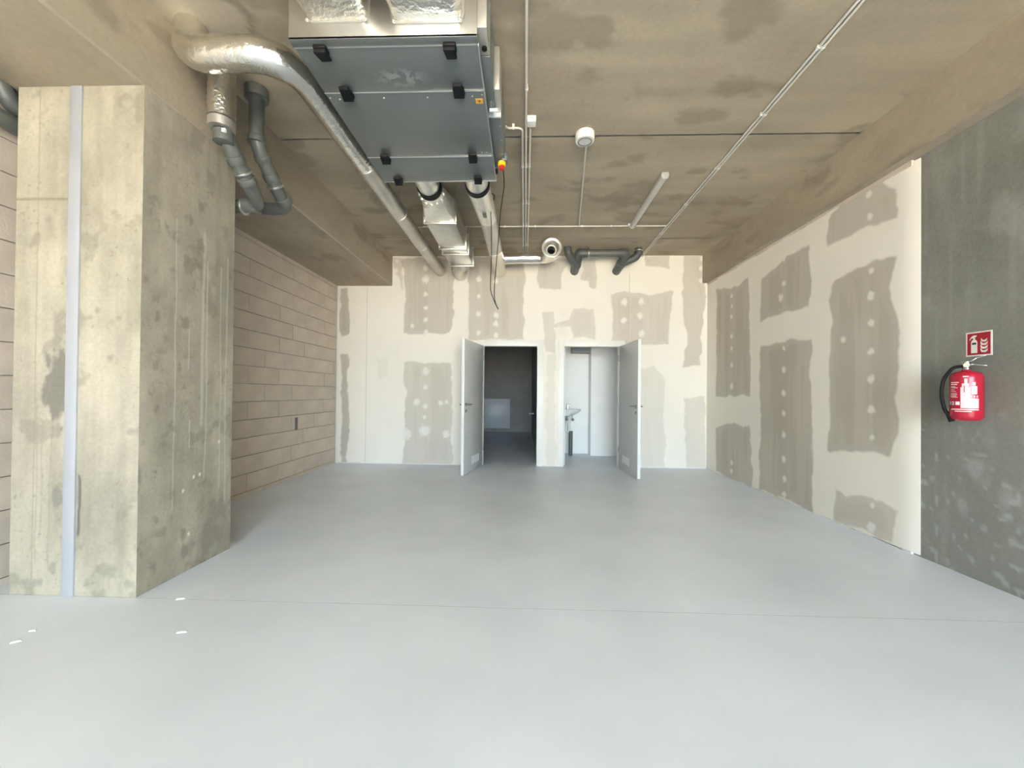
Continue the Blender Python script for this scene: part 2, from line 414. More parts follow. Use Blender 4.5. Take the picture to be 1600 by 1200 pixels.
def rwall_col(y, z):
    c = np.zeros(y.shape + (3,)) + np.array(BASE_W)
    c *= (.96 + .07 * fbm(y * 1.5, z * 1.2, 15, 4))[..., None]
    return patch_paint(c, y, z, RP, RDw, 111)
YE = 3.235
grid('plasterboard_lining', lin(YE, YB, .012), lin(0.012, HBR - .012, .012), lambda u, v: xyz(XD + .021 * np.clip((YE + .16 - u) / .16, 0, 1) ** 2, u, v), rwall_col, 'plasterboard', wr)

# mortar smeared unevenly along the top and the foot of the lining
sm = MB(); random.seed(8); y = YE + .06
while y < YB - .05:
    l = random.uniform(.05, .16); y1 = min(y + l, YB); hh = random.uniform(.004, .018)
    sm.box(XD - random.uniform(.001, .008), XD + .02, y, y1, 0, hh); y = y1
sm.build('foot_seal', 'sealant', wr, smooth=False)
sm = MB(); y = YE + .06
while y < YB - .05:
    l = random.uniform(.08, .3); y1 = min(y + l, YB); hh = random.uniform(.016, .045)
    sm.box(XD - .003, XD + .02, y, y1, HBR - hh, HBR); y = y1
sm.build('head_seal', 'block', wr, smooth=False)

# ---- back wall of skimmed plasterboard with two door openings
D1, D2 = (-.708, .215), (.680, 1.607); DH = 2.066
def z8(x, y): return (500 + x * .3875, 390 + y * .3875)
BP = [([z8(332, 35), z8(535, 35), z8(537, 250), z8(525, 338), z8(330, 342), z8(345, 200)], .75), ([z8(298, 35), z8(332, 35), z8(336, 190), z8(318, 120), z8(298, 100)], .6),
      ([z8(600, 30), z8(825, 30), z8(820, 362), z8(600, 362)], .70), ([z8(880, 40), z8(1000, 40), z8(968, 112), z8(970, 160), z8(880, 158)], .62),
      ([z8(1062, 40), z8(1113, 40), z8(1112, 152), z8(1090, 152), z8(1085, 125), z8(1050, 120)], .6),
      ([z8(898, 255), z8(945, 248), z8(945, 300), z8(1005, 285), z8(1020, 235), z8(1108, 235), z8(1105, 360), z8(1020, 358), z8(1012, 305), z8(945, 320), z8(947, 415), z8(905, 415)], .45),
      ([z8(1176, 182), z8(1230, 172), z8(1320, 182), z8(1415, 172), z8(1412, 388), z8(1175, 372)], .62),
      ([z8(1305, 20), z8(1410, 20), z8(1410, 78), z8(1305, 70)], .6), ([z8(1466, 20), z8(1545, 20), z8(1552, 200), z8(1530, 430), z8(1540, 470), z8(1466, 472), z8(1480, 390), z8(1465, 250)], .68),
      ([z8(340, 455), z8(535, 452), z8(537, 640), z8(530, 870), z8(330, 870), z8(345, 700)], .62), ([z8(80, 155), z8(112, 155), z8(116, 335), z8(92, 345), z8(82, 320)], .85),
      ([z8(82, 420), z8(114, 420), z8(114, 700), z8(112, 868), z8(80, 866), z8(88, 700)], .85), ([z8(1465, 600), z8(1552, 590), z8(1552, 885), z8(1472, 882)], .42),
      ([z8(1288, 480), z8(1345, 470), z8(1388, 520), z8(1392, 880), z8(1290, 880)], .30), ([z8(912, 420), z8(948, 420), z8(950, 880), z8(912, 880)], .22),
      ([z8(225, 440), z8(275, 440), z8(275, 500), z8(240, 520)], .12)]
BP = [([(p.x, p.z) for p in P], al) for P, al in polys_px(BP, Y=YB)]
BD = [(425, 75, 11), (426, 120, 15), (425, 180, 9), (426, 235, 9), (426, 283, 9), (428, 332, 10), (372, 308, 9), (310, 45, 8), (305, 85, 9),
      (640, 120, 11), (640, 190, 8), (640, 260, 10), (640, 335, 10), (708, 128, 10), (710, 265, 11), (710, 298, 11), (710, 346, 10),
      (1295, 210, 12), (1290, 266, 13), (1296, 340, 13), (1225, 285, 12), (1228, 212, 14), (1540, 35, 9), (1538, 75, 10), (1538, 125, 10),
      (426, 490, 14), (425, 555, 9), (425, 632, 10), (421, 677, 8), (420, 730, 22), (390, 615, 13), (486, 618, 10), (510, 615, 8), (348, 742, 22), (508, 745, 16), (985, 260, 12), (975, 330, 24)]
BDw = []
for x, y, r in BD:
    p = at(*z8(x, y), Y=YB); q = at(*z8(x + r, y), Y=YB); BDw.append((p.x, p.z, abs(p.x - q.x) * 1.05))
J1 = at(572, 600, Y=YB).x
def bwall_col(x, z):
    c = np.zeros(x.shape + (3,)) + np.array(BASE_W)
    c *= (.955 + .08 * fbm(x * 1.3, z * 1.3, 25, 4))[..., None]
    c = patch_paint(c, x, z, BP, BDw, 211)
    c = mixc(c, (.52, .48, .40), .5 * sst(.010, .003, abs(x - J1)) * (z < HBL))
    return c
wb = struct(MB().box(XL - .2, D1[0] - .03, YB + .002, YB + .12, 0, HC + .02).box(D1[1] + .03, D2[0] - .03, YB + .002, YB + .12, 0, HC + .02)
            .box(D2[1] + .03, XR + .2, YB + .002, YB + .12, 0, HC + .02).box(D1[0] - .03, D1[1] + .03, YB + .002, YB + .12, DH + .03, HC + .02)
            .box(D2[0] - .03, D2[1] + .03, YB + .002, YB + .12, DH + .03, HC + .02).build('wall_back', 'plain_wall', smooth=False),
            'cream plasterboard wall with grey unskimmed patches and two doorways', 'wall')
def bhole(x, z): return (z < DH + .03) & (((x > D1[0] - .03) & (x < D1[1] + .03)) | ((x > D2[0] - .03) & (x < D2[1] + .03)))
grid('plasterboard_face', lin(XL, XR, .012, (D1[0] - .03, D1[1] + .03, D2[0] - .03, D2[1] + .03)), lin(.006, HC + .015, .012, (DH + .03,)),
     lambda u, v: xyz(u, np.full_like(u, YB), v), bwall_col, 'plasterboard', wb, bhole)
MB().box(XL, XL + .035, YB - .006, YB + .01, 0, HBL).build('corner_strip', 'frame_paint', wb, smooth=False)
sk = MB(); random.seed(5); x = XL + .04
while x < XD:
    x1 = x + random.uniform(.06, .2); x1 = min(x1, XD)
    if not (x1 > D1[0] - .12 and x < D1[1] + .12) and not (x1 > D2[0] - .12 and x < D2[1] + .12):
        sk.box(x, x1, YB - random.uniform(.002, .008), YB + .01, 0, random.uniform(.006, .02))
    x = x1
sk.build('foot_seal', 'sealant', wb, smooth=False)

# ---- beams and column
def beam_col(s):
    def f(a, b):
        c = np.zeros(a.shape + (3,)) + np.array((.41, .345, .26))
        c *= (.76 + .48 * fbm(a * 1.3, b * 2.4, s, 5))[..., None]
        c = mixc(c, (.42, .365, .28), .5 * sst(.55, .72, fbm(a * .9, b * 3.0, s + 7, 4)))
        c = mixc(c, (.19, .16, .12), .35 * sst(.60, .74, fbm(a * 2.4, b * 6, s + 11, 4)))
        return c
    return f
bl = struct(MB().box(XL - .1, XBL - .012, FY - .1, YB, HBL + .012, HC + .02).build('beam', 'front_plaster', smooth=False), 'deep raw concrete beam running above the column and block wall', 'beam')
grid('beam_side', lin(FY - .1, YB, .025), lin(HBL + .012, HC + .01, .025), lambda u, v: xyz(np.full_like(u, XBL), u, v), beam_col(301), 'ceiling_concrete', bl)
def bl_under(x, y):
    c = beam_col(311)(y, x * .8)
    return mixc(c, (.46, .41, .32), .6 * sst(.05, .0, abs(x - (XBL - .16)) + .04 * fbm(x * 3, y * 5, 4, 2)) * (y > 3.1))
grid('beam_soffit', lin(XL, XBL - .012, .025), lin(FY - .1, YB, .025), lambda u, v: xyz(u, v, np.full_like(u, HBL)), bl_under, 'ceiling_concrete', bl)
MB().prism([(XBL, HBL + .012), (XBL - .012, HBL), (XBL - .012, HBL + .012)], Matrix(((1, 0, 0, 0), (0, 0, 1, FY - .1), (0, 1, 0, 0), (0, 0, 0, 1))), YB - FY + .1).build('arris', 'beam_arris', bl, smooth=False)
br = struct(MB().box(XBR + .004, XR + .3, FY - .1, YB, HBR + .004, HC + .02).build('beam.001', 'front_plaster', smooth=False), 'raw concrete downstand beam above the plasterboard-lined wall', 'beam')
grid('beam_side', lin(FY - .1, YB, .025), lin(HBR + .004, HC + .01, .025), lambda u, v: xyz(np.full_like(u, XBR), u, v), beam_col(321), 'ceiling_concrete', br)
grid('beam_soffit', lin(XBR, XR + .02, .025), lin(FY - .1, YB, .025), lambda u, v: xyz(u, v, np.full_like(u, HBR)), beam_col(331), 'ceiling_concrete', br)

CONC = (.385, .345, .265)                      # one concrete for every face of the column
def col_base(a, z, s, base):
    c = np.zeros(a.shape + (3,)) + np.array(base)
    c *= (.66 + .68 * fbm(a * 2.6, z * 1.7, s, 5))[..., None]
    c *= (.88 + .24 * fbm(a * 11, z * 9, s + 31, 4))[..., None]
    c *= (.82 + .36 * fbm(a * 14, z * 1.0, s + 3, 4))[..., None]
    bl_ = sst(.60, .72, fbm(a * 7, z * 6, s + 5, 4)); c = mixc(c, np.array(base) * .58, .45 * bl_)
    pit = sst(.88, .95, vn(a * 60, z * 60, s + 8)) * sst(.52, .66, fbm(a * 3, z * 3, s + 2, 2)); c = mixc(c, (.20, .17, .13), .5 * pit)
    return c
SX0, SX1 = -2.80, -2.715                       # flat steel strip on the column front
def cfront(x, z):
    c = col_base(x, z, 401, CONC)
    # formwork joints: one level seam and one upright seam left of the steel strip
    seam = at(60, 310, Y=CY1).z
    c = mixc(c, (.24, .20, .14), .75 * sst(.011, .004, abs(z - seam - .012 * (fbm(x * 6, z * 0, 7, 2) - .5))) * (x < SX0))
    vx = -2.99 + .012 * (fbm(z * 2.5, z * 0 + 3, 9, 3) - .5)
    c = mixc(c, (.30, .26, .19), .6 * sst(.006, .002, abs(x - vx)))
    for k, (x0, z0, z1) in enumerate(((-2.94, .35, 1.05), (-2.965, .2, 1.15), (-2.885, .15, 1.1))):
        xx = x0 + .03 * (fbm(z * 3, z * 0 + k, 19 + k, 3) - .5); c = mixc(c, (.30, .27, .21), .55 * sst(.007, .002, abs(x - xx)) * (z > z0) * (z < z1))
    # honeycombed dark patch beside the strip
    d = np.hypot((x + 2.845) / .085, (z - 1.25) / .24) + 1.3 * (fbm(x * 16, z * 11, 31, 4) - .5); d2 = d + np.where(x > SX0, 5, 0)
    c = mixc(c, (.15, .14, .12), .75 * sst(1.0, .7, d2))
    d = np.hypot((x + 2.83) / .04, (z - .60) / .07) + 1.2 * (fbm(x * 20, z * 18, 33, 3) - .5); c = mixc(c, (.20, .19, .17), .7 * sst(1.0, .6, d))
    # splits right of the strip near the foot
    xx = SX1 + .015 + .03 * (fbm(z * 6, z * 0, 41, 3) - .5); c = mixc(c, (.10, .10, .10), .85 * sst(.012, .004, abs(x - xx)) * sst(.0, .03, .42 - abs(z - .55) - .22))
    for (px, py, r) in ((203, 353, 5), (145, 510, 5), (168, 512, 5), (176, 394, 7), (181, 568, 4), (186, 497, 9), (152, 485, 9), (172, 560, 12), (205, 345, 4)):
        p = at(px, py, Y=CY1); dd = np.hypot(x - p.x, z - p.z) + .012 * (fbm(x * 30, z * 30, 51, 2) - .5)
        c = mixc(c, (.22, .19, .14), .5 * sst(r * .0030, r * .0006, dd))
    return c
def cside(y, z):
    c = col_base(y, z, 451, CONC)
    for k, (y0, z0, z1, w, a) in enumerate(((2.58, .45, 2.4, .006, .6), (2.80, 1.0, 2.4, .018, .45), (2.84, .6, 2.2, .010, .45), (2.69, 1.4, 1.75, .005, .55), (2.97, .5, 2.2, .008, .4), (3.03, .4, 2.3, .012, .35), (2.70, .85, 1.05, .005, .8))):
        yy = y0 + .03 * (fbm(z * 1.6, z * 0 + k, 61 + k, 3) - .5)
        c = mixc(c, (.62, .60, .52), a * sst(w, w * .3, abs(y - yy)) * (z > z0) * (z < z1))
    w = sst(.66, .80, fbm(y * 9, z * 7, 471, 4)); c = mixc(c, (.17, .16, .13), .5 * w)
    for (u, v) in ((312, 741), (303, 745), (286, 767), (295, 834), (342, 690)):
        p = at(u, v, X=XBL); dd = np.hypot((y - p.y), (z - p.z) * .8); c = mixc(c, (.80, .79, .74), .9 * sst(.014, .007, dd))
    return c
colm = struct(MB().box(CXL + .004, XBL - .004, CY1 + .004, CY2 - .004, 0, HBL + .005).build('column', 'front_plaster', smooth=False), 'rough raw concrete column with stains and a steel strip', 'column')
grid('column_face', lin(CXL, XBL, .007), lin(0, HBL, .008), lambda u, v: xyz(u, np.full_like(u, CY1), v), cfront, 'raw_concrete', colm)
grid('column_face', lin(CY1, CY2, .007), lin(0, HBL, .008), lambda u, v: xyz(np.full_like(u, XBL), u, v), cside, 'raw_concrete', colm)
grid('column_face', lin(CXL, XBL, .03), lin(0, HBL, .03), lambda u, v: xyz(u, np.full_like(u, CY2), v), lambda a, z: col_base(a, z, 461, CONC), 'raw_concrete', colm)
grid('column_face', lin(CY1, CY2, .03), lin(0, HBL, .03), lambda u, v: xyz(np.full_like(u, CXL), u, v), lambda a, z: col_base(a, z, 465, CONC), 'raw_concrete', colm)
stp = MB()
pt = at(115, 142, Y=CY1); pb = at(107, 930, Y=CY1)
stp.box(pb.x - .037, pb.x + .037, CY1 - .010, CY1 + .004, 0.0, HBL - .002)
tag(stp.build('steel_strip', 'flat_steel', bevel=.002), 'flat pale grey steel strip fixed upright on the column front', 'metal strip')

# ---- shop front behind the camera
wf = struct(MB().box(XL - .2, WX0, FY - .1, FY, 0, HC + .02).box(WX1, XR + .3, FY - .1, FY, 0, HC + .02).box(WX0, WX1, FY - .1, FY, WZ1, HC + .02)
            .build('wall_front', 'front_plaster', smooth=False), 'plastered front wall with a wide shop window', 'wall')
win = thing('window_1', ((WX0 + WX1) / 2, FY - .05, 0), 'wide shop window in dark frames', 'window', kind='structure')
wfm = MB()
for x in (WX0 + .03, WX1 - .03, WX0 + (WX1 - WX0) / 3, WX0 + (WX1 - WX0) * 2 / 3): wfm.box(x - .03, x + .03, FY - .085, FY - .025, 0, WZ1)
wfm.box(WX0, WX1, FY - .085, FY - .025, 0, .06).box(WX0, WX1, FY - .085, FY - .025, WZ1 - .06, WZ1)
wfm.build('window_frame', 'anthracite', win, smooth=False)

# ---- rooms behind the doors
YI = YB + .12
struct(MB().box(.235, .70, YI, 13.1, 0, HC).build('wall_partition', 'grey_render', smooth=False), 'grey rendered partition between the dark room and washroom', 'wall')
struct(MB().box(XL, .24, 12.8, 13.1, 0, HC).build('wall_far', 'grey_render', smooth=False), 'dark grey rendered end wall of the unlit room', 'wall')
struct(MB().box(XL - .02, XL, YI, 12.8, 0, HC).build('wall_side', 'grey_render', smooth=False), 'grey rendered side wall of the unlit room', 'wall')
struct(MB().box(.70, 2.1, 8.42, 8.5, 0, 2.6).build('wall_washroom_far', 'wc_white', smooth=False), 'smooth white washroom wall behind the washbasin', 'wall')
struct(MB().box(1.345, 1.98, 8.12, 8.42, 0, 2.6).build('wall_washroom_casing', 'wc_white', smooth=False), 'white boxed-out corner casing in the washroom', 'wall')
struct(MB().box(1.98, 2.1, YI, 8.42, 0, 2.6).build('wall_washroom_right', 'wc_white', smooth=False), 'white side wall of the washroom beside the boxed corner', 'wall')
struct(MB().box(.70, .712, YI, 8.42, 0, 2.6).build('wall_washroom_left', 'wc_white', smooth=False), 'white side wall of the washroom carrying the washbasin', 'wall')
struct(MB().box(.70, 2.1, YI, 8.5, 2.6, 2.7).build('ceiling_washroom', 'wc_white', smooth=False), 'low white washroom ceiling', 'ceiling')
p0, p1 = at(893, 544, Y=8.3), at(921, 552, Y=8.3)
tag(MB().box(p0.x, 1.35, 8.18, 8.43, p1.z, p1.z + .16).build('ventilation_box', 'grey_box', bevel=.004), 'small grey box under the washroom ceiling above the washbasin', 'box')

# ---- doors
def make_door(name, x0, x1, hinge_left, label, free):
    d = thing(name, ((x0 + x1) / 2, YB, 0), label, 'door', kind='structure')
    fr = MB(); cw = .105; t0, t1 = YB - .014, YB + .13
    fr.box(x0 - cw, x0, t0, YB + .01, 0, DH + cw).box(x1, x1 + cw, t0, YB + .01, 0, DH + cw).box(x0, x1, t0, YB + .01, DH, DH + cw)
    fr.box(x0 - .032, x0, YB + .01, t1, 0, DH + .032).box(x1, x1 + .032, YB + .01, t1, 0, DH + .032).box(x0, x1, YB + .01, t1, DH, DH + .032)
    f = fr.build('door_frame', 'frame_paint', d, .003)
    hx = (x0 - .004) if hinge_left else (x1 + .004); hy = YB - .016
    dv = Vector((free[0] - hx, free[1] - hy, 0)).normalized(); W, T, H = .955, .042, 2.055
    nrm = Vector((-dv.y, dv.x, 0))
    if (nrm.x > 0) != hinge_left: nrm = -nrm            # towards the doorway side
    # leaf local frame: x along the leaf, y through its thickness (0 = doorway-side face), z up
    M = Matrix(((dv.x, nrm.x, 0, hx), (dv.y, nrm.y, 0, hy), (0, 0, 1, .012), (0, 0, 0, 1)))
    leaf = MB().box(0.005, W - .012, -T, 0, 0, H, M).build('leaf', 'door_paint', d, .002)
    MB().box(W - .012, W, -T - .001, .001, 0, H, M).build('edge_band', 'door_edge', d, .002)
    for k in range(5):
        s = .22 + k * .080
        MB().box(s, s + .032, -.004, .0025, .11, .235, M).build('vent_slot', 'slot_light', leaf, .001)  # white boxes paint the light that shows through the open slots
    for sd in (1, -1):
        yy = 0 if sd > 0 else -T
        h = MB(); a = W - .075
        P = lambda x, y, z: M @ Vector((x, yy + sd * y, z))
        h.cyl(P(a, 0, 1.06), P(a, .008, 1.06), .026, 20); h.tube(fillet([P(a, .006, 1.06), P(a, .052, 1.06), P(a - .125, .052, 1.06)], .02), .012, 12)
        h.build('handle', 'handle_steel', leaf)
        k = MB().cyl(P(a, 0, .965), P(a, .008, .965), .026, 20); k.cyl(P(a, .008, .965), P(a, .02, .965), .012, 12); k.build('lock_rosette', 'handle_steel', leaf)
    for hz in (.25, 1.8):
        MB().cyl(M @ Vector((0, .004, hz)), M @ Vector((0, .004, hz + .1)), .009, 12).build('hinge', 'handle_steel', d)
    return d
make_door('door_1', D1[0], D1[1], True, 'pale grey door standing open at the dark unlit room', (at(722, 640, Y=5.97).x + .035, 5.93))
make_door('door_2', D2[0], D2[1], False, 'pale grey door standing open at the white washroom', (at(998, 640, Y=5.97).x - .03, 5.93))

# ================================================================== THINGS
# ---- ceiling-hung air handling unit
AX0, AX1, AY0, AY1, AZ0, AZ1 = -1.325, -.277, 2.15, 3.635, 3.2, 3.60
ahu = thing('air_handling_unit', ((AX0 + AX1) / 2, (AY0 + AY1) / 2, AZ0), 'large dark grey air handling unit hung flat under the ceiling', 'air handler')
MB().box(AX0, AX1, AY0 + .004, AY1, AZ0 + .012, AZ1).build('casing', 'ahu_grey', ahu, .004)
MB().box(AX0, AX1, AY0 - .004, AY0 + .006, AZ0, AZ1).build('front_plate', 'galvanised', ahu, .002)
MB().box(AX0, AX1, AY0 - .004, AY0 + .045, AZ0 - .001, AZ0 + .014).build('front_rail', 'ahu_grey', ahu, .002)
pan = [2.20, 2.540, 3.250, AY1]
for k in range(3):
    a, b = pan[k], pan[k + 1]
    pn = MB().box(AX0 + .004, AX1 - .004, a + .003, b - .003, AZ0, AZ0 + .02).build('access_panel', 'ahu_grey_dusty' if k == 0 else 'ahu_grey', ahu, .003)
    MB().box(AX0 + .004, AX1 - .004, a - .003, a + .003, AZ0 - .003, AZ0 + .016).build('panel_edge', 'ahu_edge', pn)
MB().box(AX1 - .004, AX1 + .003, AY0 + .06, AY1, AZ0 - .001, AZ0 + .02).build('side_trim', 'ahu_edge', ahu)
MB().box(AX0 + .004, AX1 - .004, AY1 - .004, AY1 + .003, AZ0 - .002, AZ0 + .02).build('rear_trim', 'ahu_edge', ahu)
LM = {}
def latch(u, v, fl=1):
    p = at(u, v, Z=AZ0)
    if not LM:
        LM['b'] = MB().box(-.030, .030, -.022, .026, -.020, .002).mesh('latch', 'black_plastic', .006)
        LM['h'] = MB().add([(-.026, -.03, -.012), (.026, -.03, -.012), (.029, .02, -.040), (-.029, .02, -.040), (-.026, -.055, -.008), (.026, -.055, -.008),
                            (-.024, -.05, -.024), (.024, -.05, -.024), (.026, .02, -.012), (-.026, .02, -.012)],
                           [(4, 5, 1, 0), (6, 4, 0, 9), (6, 7, 5, 4), (7, 2, 8, 1), (6, 3, 2, 7), (3, 9, 8, 2), (0, 1, 8, 9), (6, 9, 3), (7, 1, 5)]).mesh('latch_lever', 'rubber', .004)
    o = bpy.data.objects.new('latch', LM['b']); C.objects.link(o); o.parent = ahu; o.matrix_parent_inverse = ahu.matrix_basis.inverted(); o.location = (p.x, p.y, AZ0)
    o.scale = (1.22, 1.22, 1.1)
    if fl < 0: o.rotation_euler = (0, 0, PI)
    h = bpy.data.objects.new('latch_lever', LM['h']); C.objects.link(h); h.parent = o
for u, v, fl in ((502, 76, -1), (703, 72, -1), (543, 145, 1), (717, 140, 1), (603, 247, 1), (739, 245, 1), (623, 281, 1), (747, 279, 1)): latch(u, v, fl)
st = at(749, 158, Z=AZ0); MB().box(st.x - .024, st.x + .024, st.y - .022, st.y + .022, AZ0 - .0025, AZ0).build('warning_sticker', 'sticker_orange', ahu)
# print on the sticker: a small dark triangle
MB().prism([(st.x - .009, st.y - .008), (st.x + .009, st.y - .008), (st.x, st.y + .010)], Matrix.Translation((0, 0, AZ0 - .0032)), .001).build('sticker_print', 'print_dark', ahu)
for k, (u, v) in enumerate(((516, 153), (531, 155), (600, 153), (668, 152), (738, 150), (753, 148), (753, 238), (760, 238))):
    p = at(u, v, Z=AZ0); MB().lathe([(0, -.004), (.005, -.003), (.006, 0)], Matrix.Translation((p.x, p.y, AZ0)), 8).build('screw', 'ahu_edge', ahu)
# side boxes on the right flank
MB().box(AX1, -.225, AY0 + .0, 2.33, 3.25, 3.45).build('mounting_bracket', 'galv_dull', ahu, .003)
MB().cyl((-.25, 2.28, 3.24), (-.25, 2.28, 3.26), .016, 12).build('grommet', 'rubber', ahu)
MB().box(AX1, -.222, 2.335, 2.79, 3.245, 3.58).build('side_box', 'ahu_grey', ahu, .003)
MB().box(-.225, -.185, 2.62, 2.84, 3.27, 3.56).build('terminal_box', 'galv_dull', ahu, .003)
MB().box(AX1, -.188, 2.86, 3.50, 3.25, 3.59).build('control_box', 'ahu_grey', ahu, .003)
MB().box(AX1, -.188, 2.845, 2.86, 3.245, 3.59).build('box_lip', 'frame_paint', ahu, .001)
MB().cyl((-.262, 2.76, 3.232), (-.205, 2.76, 3.232), .012, 12).build('cable_gland', 'white_plastic', ahu)
for y in (2.42, 2.7, 2.95, 3.12, 3.3): MB().lathe([(0, -.003), (.005, -.002), (.005, 0)], Matrix.Translation((-.20 if y > 2.85 else -.235, y, 3.248)), 8).build('screw', 'ahu_edge', ahu)
sw = at(784, 242, Y=3.40)
MB().box(-.215, -.165, 3.36, 3.44, 3.235, 3.30).build('switch_base', 'ahu_grey', ahu, .003)
sy = MB().lathe([(0, .035), (.030, .035), (.034, .03), (.034, .0), (.030, -.004), (0, -.004)], Matrix.Translation((sw.x, sw.y, 3.205)), 20).build('isolator_switch', 'switch_yellow', ahu)
MB().lathe([(0, .0), (.022, .0), (.022, -.026), (.018, -.03), (0, -.03)], Matrix.Translation((sw.x, sw.y, 3.203)), 20).build('switch_knob', 'switch_red', sy)
MB().box(-.277, -.255, 3.50, 3.53, 3.205, 3.24).build('hinge_tab', 'rubber', ahu, .003)
for x in (AX0 + .06, AX1 - .06):
    for y in (AY0 + .15, AY1 - .15):
        MB().box(x - .03, x + .03, y - .03, y + .03, AZ1 - .002, HC + .001).build('hanger', 'galv_dull', ahu)

# foil-wrapped ducts leaving the unit towards the shop front
def rrect(x0, x1, z0, z1, r, n=5):
    out = []
    for cx, cz, a0 in ((x1 - r, z1 - r, 0), (x0 + r, z1 - r, PI / 2), (x0 + r, z0 + r, PI), (x1 - r, z0 + r, 1.5 * PI)):
        for k in range(n + 1):
            a = a0 + PI / 2 * k / n; out.append((cx + r * math.cos(a), cz + r * math.sin(a)))
    return out
def loft(name, secs, material, parent, bumpamp=0., seed=0):
    random.seed(seed); m = MB(); n = len(secs[0][1]); vs_ = []
    for y, poly in secs:
        for x, z in poly: vs_.append((x + random.uniform(-1, 1) * bumpamp, y + random.uniform(-1, 1) * bumpamp, z + random.uniform(-1, 1) * bumpamp))
    fs = [(i * n + k, i * n + (k + 1) % n, (i + 1) * n + (k + 1) % n, (i + 1) * n + k) for i in range(len(secs) - 1) for k in range(n)]
    fs += [tuple(range(n)), tuple(range((len(secs) - 1) * n, len(secs) * n))]
    return m.add(vs_, fs).build(name, material, parent)
FRONT = ((at(480, 36, Y=AY0), at(575, 36, Y=AY0), 'left'), (at(614, 38, Y=AY0), at(723, 36, Y=AY0), 'right'))
for k, (a, b, _) in enumerate(FRONT):
    t = thing('foil_duct', ((a.x + b.x) / 2, AY0, 3.4), ('wrinkled foil-wrapped duct on the unit front beside the long round duct', 'smooth foil-wrapped duct on the unit front beside the white conduit')[k], 'duct', 'foil ducts on the unit front')
    secs = []
    for i in range(15):
        y = AY0 - .009 - i * .075; g = min(1, i / 3) * .015
        secs.append((y, rrect(a.x - g, b.x + g, a.z - .0 - g * .6, 3.60, .05)))
    loft('sleeve', secs, ('foil_rough', 'foil')[k], t, .0035, 5 + k)
    loft('collar', [(AY0 - .0045, rrect(a.x - .012, b.x + .012, a.z - .010, 3.597, .05)), (AY0 - .014, rrect(a.x - .012, b.x + .012, a.z - .010, 3.597, .05))], 'galv_dull', t)
    for x in (a.x + .01, b.x - .01): MB().lathe([(0, -.012), (.010, -.006), (.012, 0)], Matrix.Translation((x, AY0 - .02, a.z)) @ Matrix.Rotation(PI / 2, 4, 'X'), 8).build('clip', 'clamp_steel', t)

# ---- long round foil duct along the left beam
DXc, DZc, DR = -1.48, 3.36, .088
ld = thing('round_duct', (DXc, 4.5, DZc), 'long round foil-wrapped duct running beside the left beam to the back wall', 'duct')
pts = [Vector((-2.21, 2.53, 3.66)), Vector((-2.09, 2.37, 3.32)), Vector((-1.49, 2.38, 3.335)), Vector((DXc, 6.90, DZc))]
path = resample(fillet(pts, [.16, .34], 12), .03)
random.seed(12); dm = MB(); rr = []
for i, p in enumerate(path):
    y = p.y; w = 1.10 if y < 2.5 else 1.02
    rr.append(DR * (w + random.uniform(-.012, .012)))
n_el = next(i for i, p in enumerate(path) if p.y > 3.6)
dm.tube(path[:n_el + 1], rr[:n_el + 1], 28).build('foil_elbow', 'foil', ld)
rr2 = [DR * (1.0 + .012 * ((i % 4) == 0)) for i in range(len(path))]
MB().tube(path[n_el:], rr2[n_el:], 28).build('duct_run', 'galv_dull', ld)
for y in (3.6, 4.6, 5.6):
    MB().tube([(DXc, y - .012, DZc - (.025 * (6.9 - y) / 4.5)), (DXc, y + .012, DZc - (.025 * (6.9 - y) / 4.5))], DR * 1.06, 28).build('joint_band', 'galvanised', ld)
    MB().cyl((DXc, y, DZc + DR * .9), (DXc, y, HC + .002), .004, 8).build('hanger_rod', 'galv_dull', ld)

# ---- grey drain pipes dropping past the left beam and turning behind the column
PX = -2.13
def ring(m, c, ax, r, w): 
    c = Vector(c); ax = Vector(ax).normalized(); m.tube([c - ax * w / 2, c + ax * w / 2], r, 20)
A = [Vector((PX, 2.70, HC + .01)), Vector((PX, 2.72, 3.10)), Vector((PX, 2.80, 2.98)), Vector((PX, 3.0, 2.82)), Vector((PX - .06, 3.19, 2.78)), Vector((-2.60, 3.21, 2.77)), Vector((-3.21, 3.21, 2.86)), Vector((-3.215, 2.55, 2.90)), Vector((-3.215, 1.9, 2.92))]
dp = thing('drain_pipe', (PX, 2.7, 2.8), 'grey drain pipe in a foil sleeve dropping beside the column top', 'pipe', 'drain pipes by the column')
MB().tube(fillet(A, [.10, .10, .1, .09, .1, .12, .1], 6), .054, 20).build('pipe', 'pvc_grey', dp)
random.seed(3); fs_ = MB(); z = 3.625; pp = []; rl = []
while z > 3.12: pp.append(Vector((PX, 2.695, z))); rl.append(.083 + (.003 if len(pp) % 2 else -.001)); z -= .022
fs_.tube(pp, rl, 24).build('foil_sleeve', 'foil_rough', dp)
MB().tube([(PX, 2.695, 3.135), (PX, 2.695, 3.075)], .083, 24).build('sleeve_end', 'galv_dull', dp)
def sockets(parent, lst):
    for c, ax, r, w, m_ in lst:
        k = MB(); ring(k, c, ax, r, w); k.build('socket' if m_ != 'clamp_steel' else 'pipe_clamp', m_, parent, .003)
sockets(dp, [((PX, 2.712, 3.03), (0, .0, -1), .062, .075, 'pvc_grey'), ((PX, 2.835, 2.948), (0, .75, -.66), .064, .055, 'pvc_grey'), ((PX, 2.955, 2.852), (0, .78, -.62), .064, .05, 'pvc_grey'),
             ((PX, 2.905, 2.892), (0, .78, -.62), .067, .016, 'clamp_steel'), ((-2.24, 3.20, 2.775), (1, 0, 0), .064, .06, 'pvc_grey'), ((-2.33, 3.202, 2.773), (1, 0, 0), .066, .016, 'clamp_steel')])
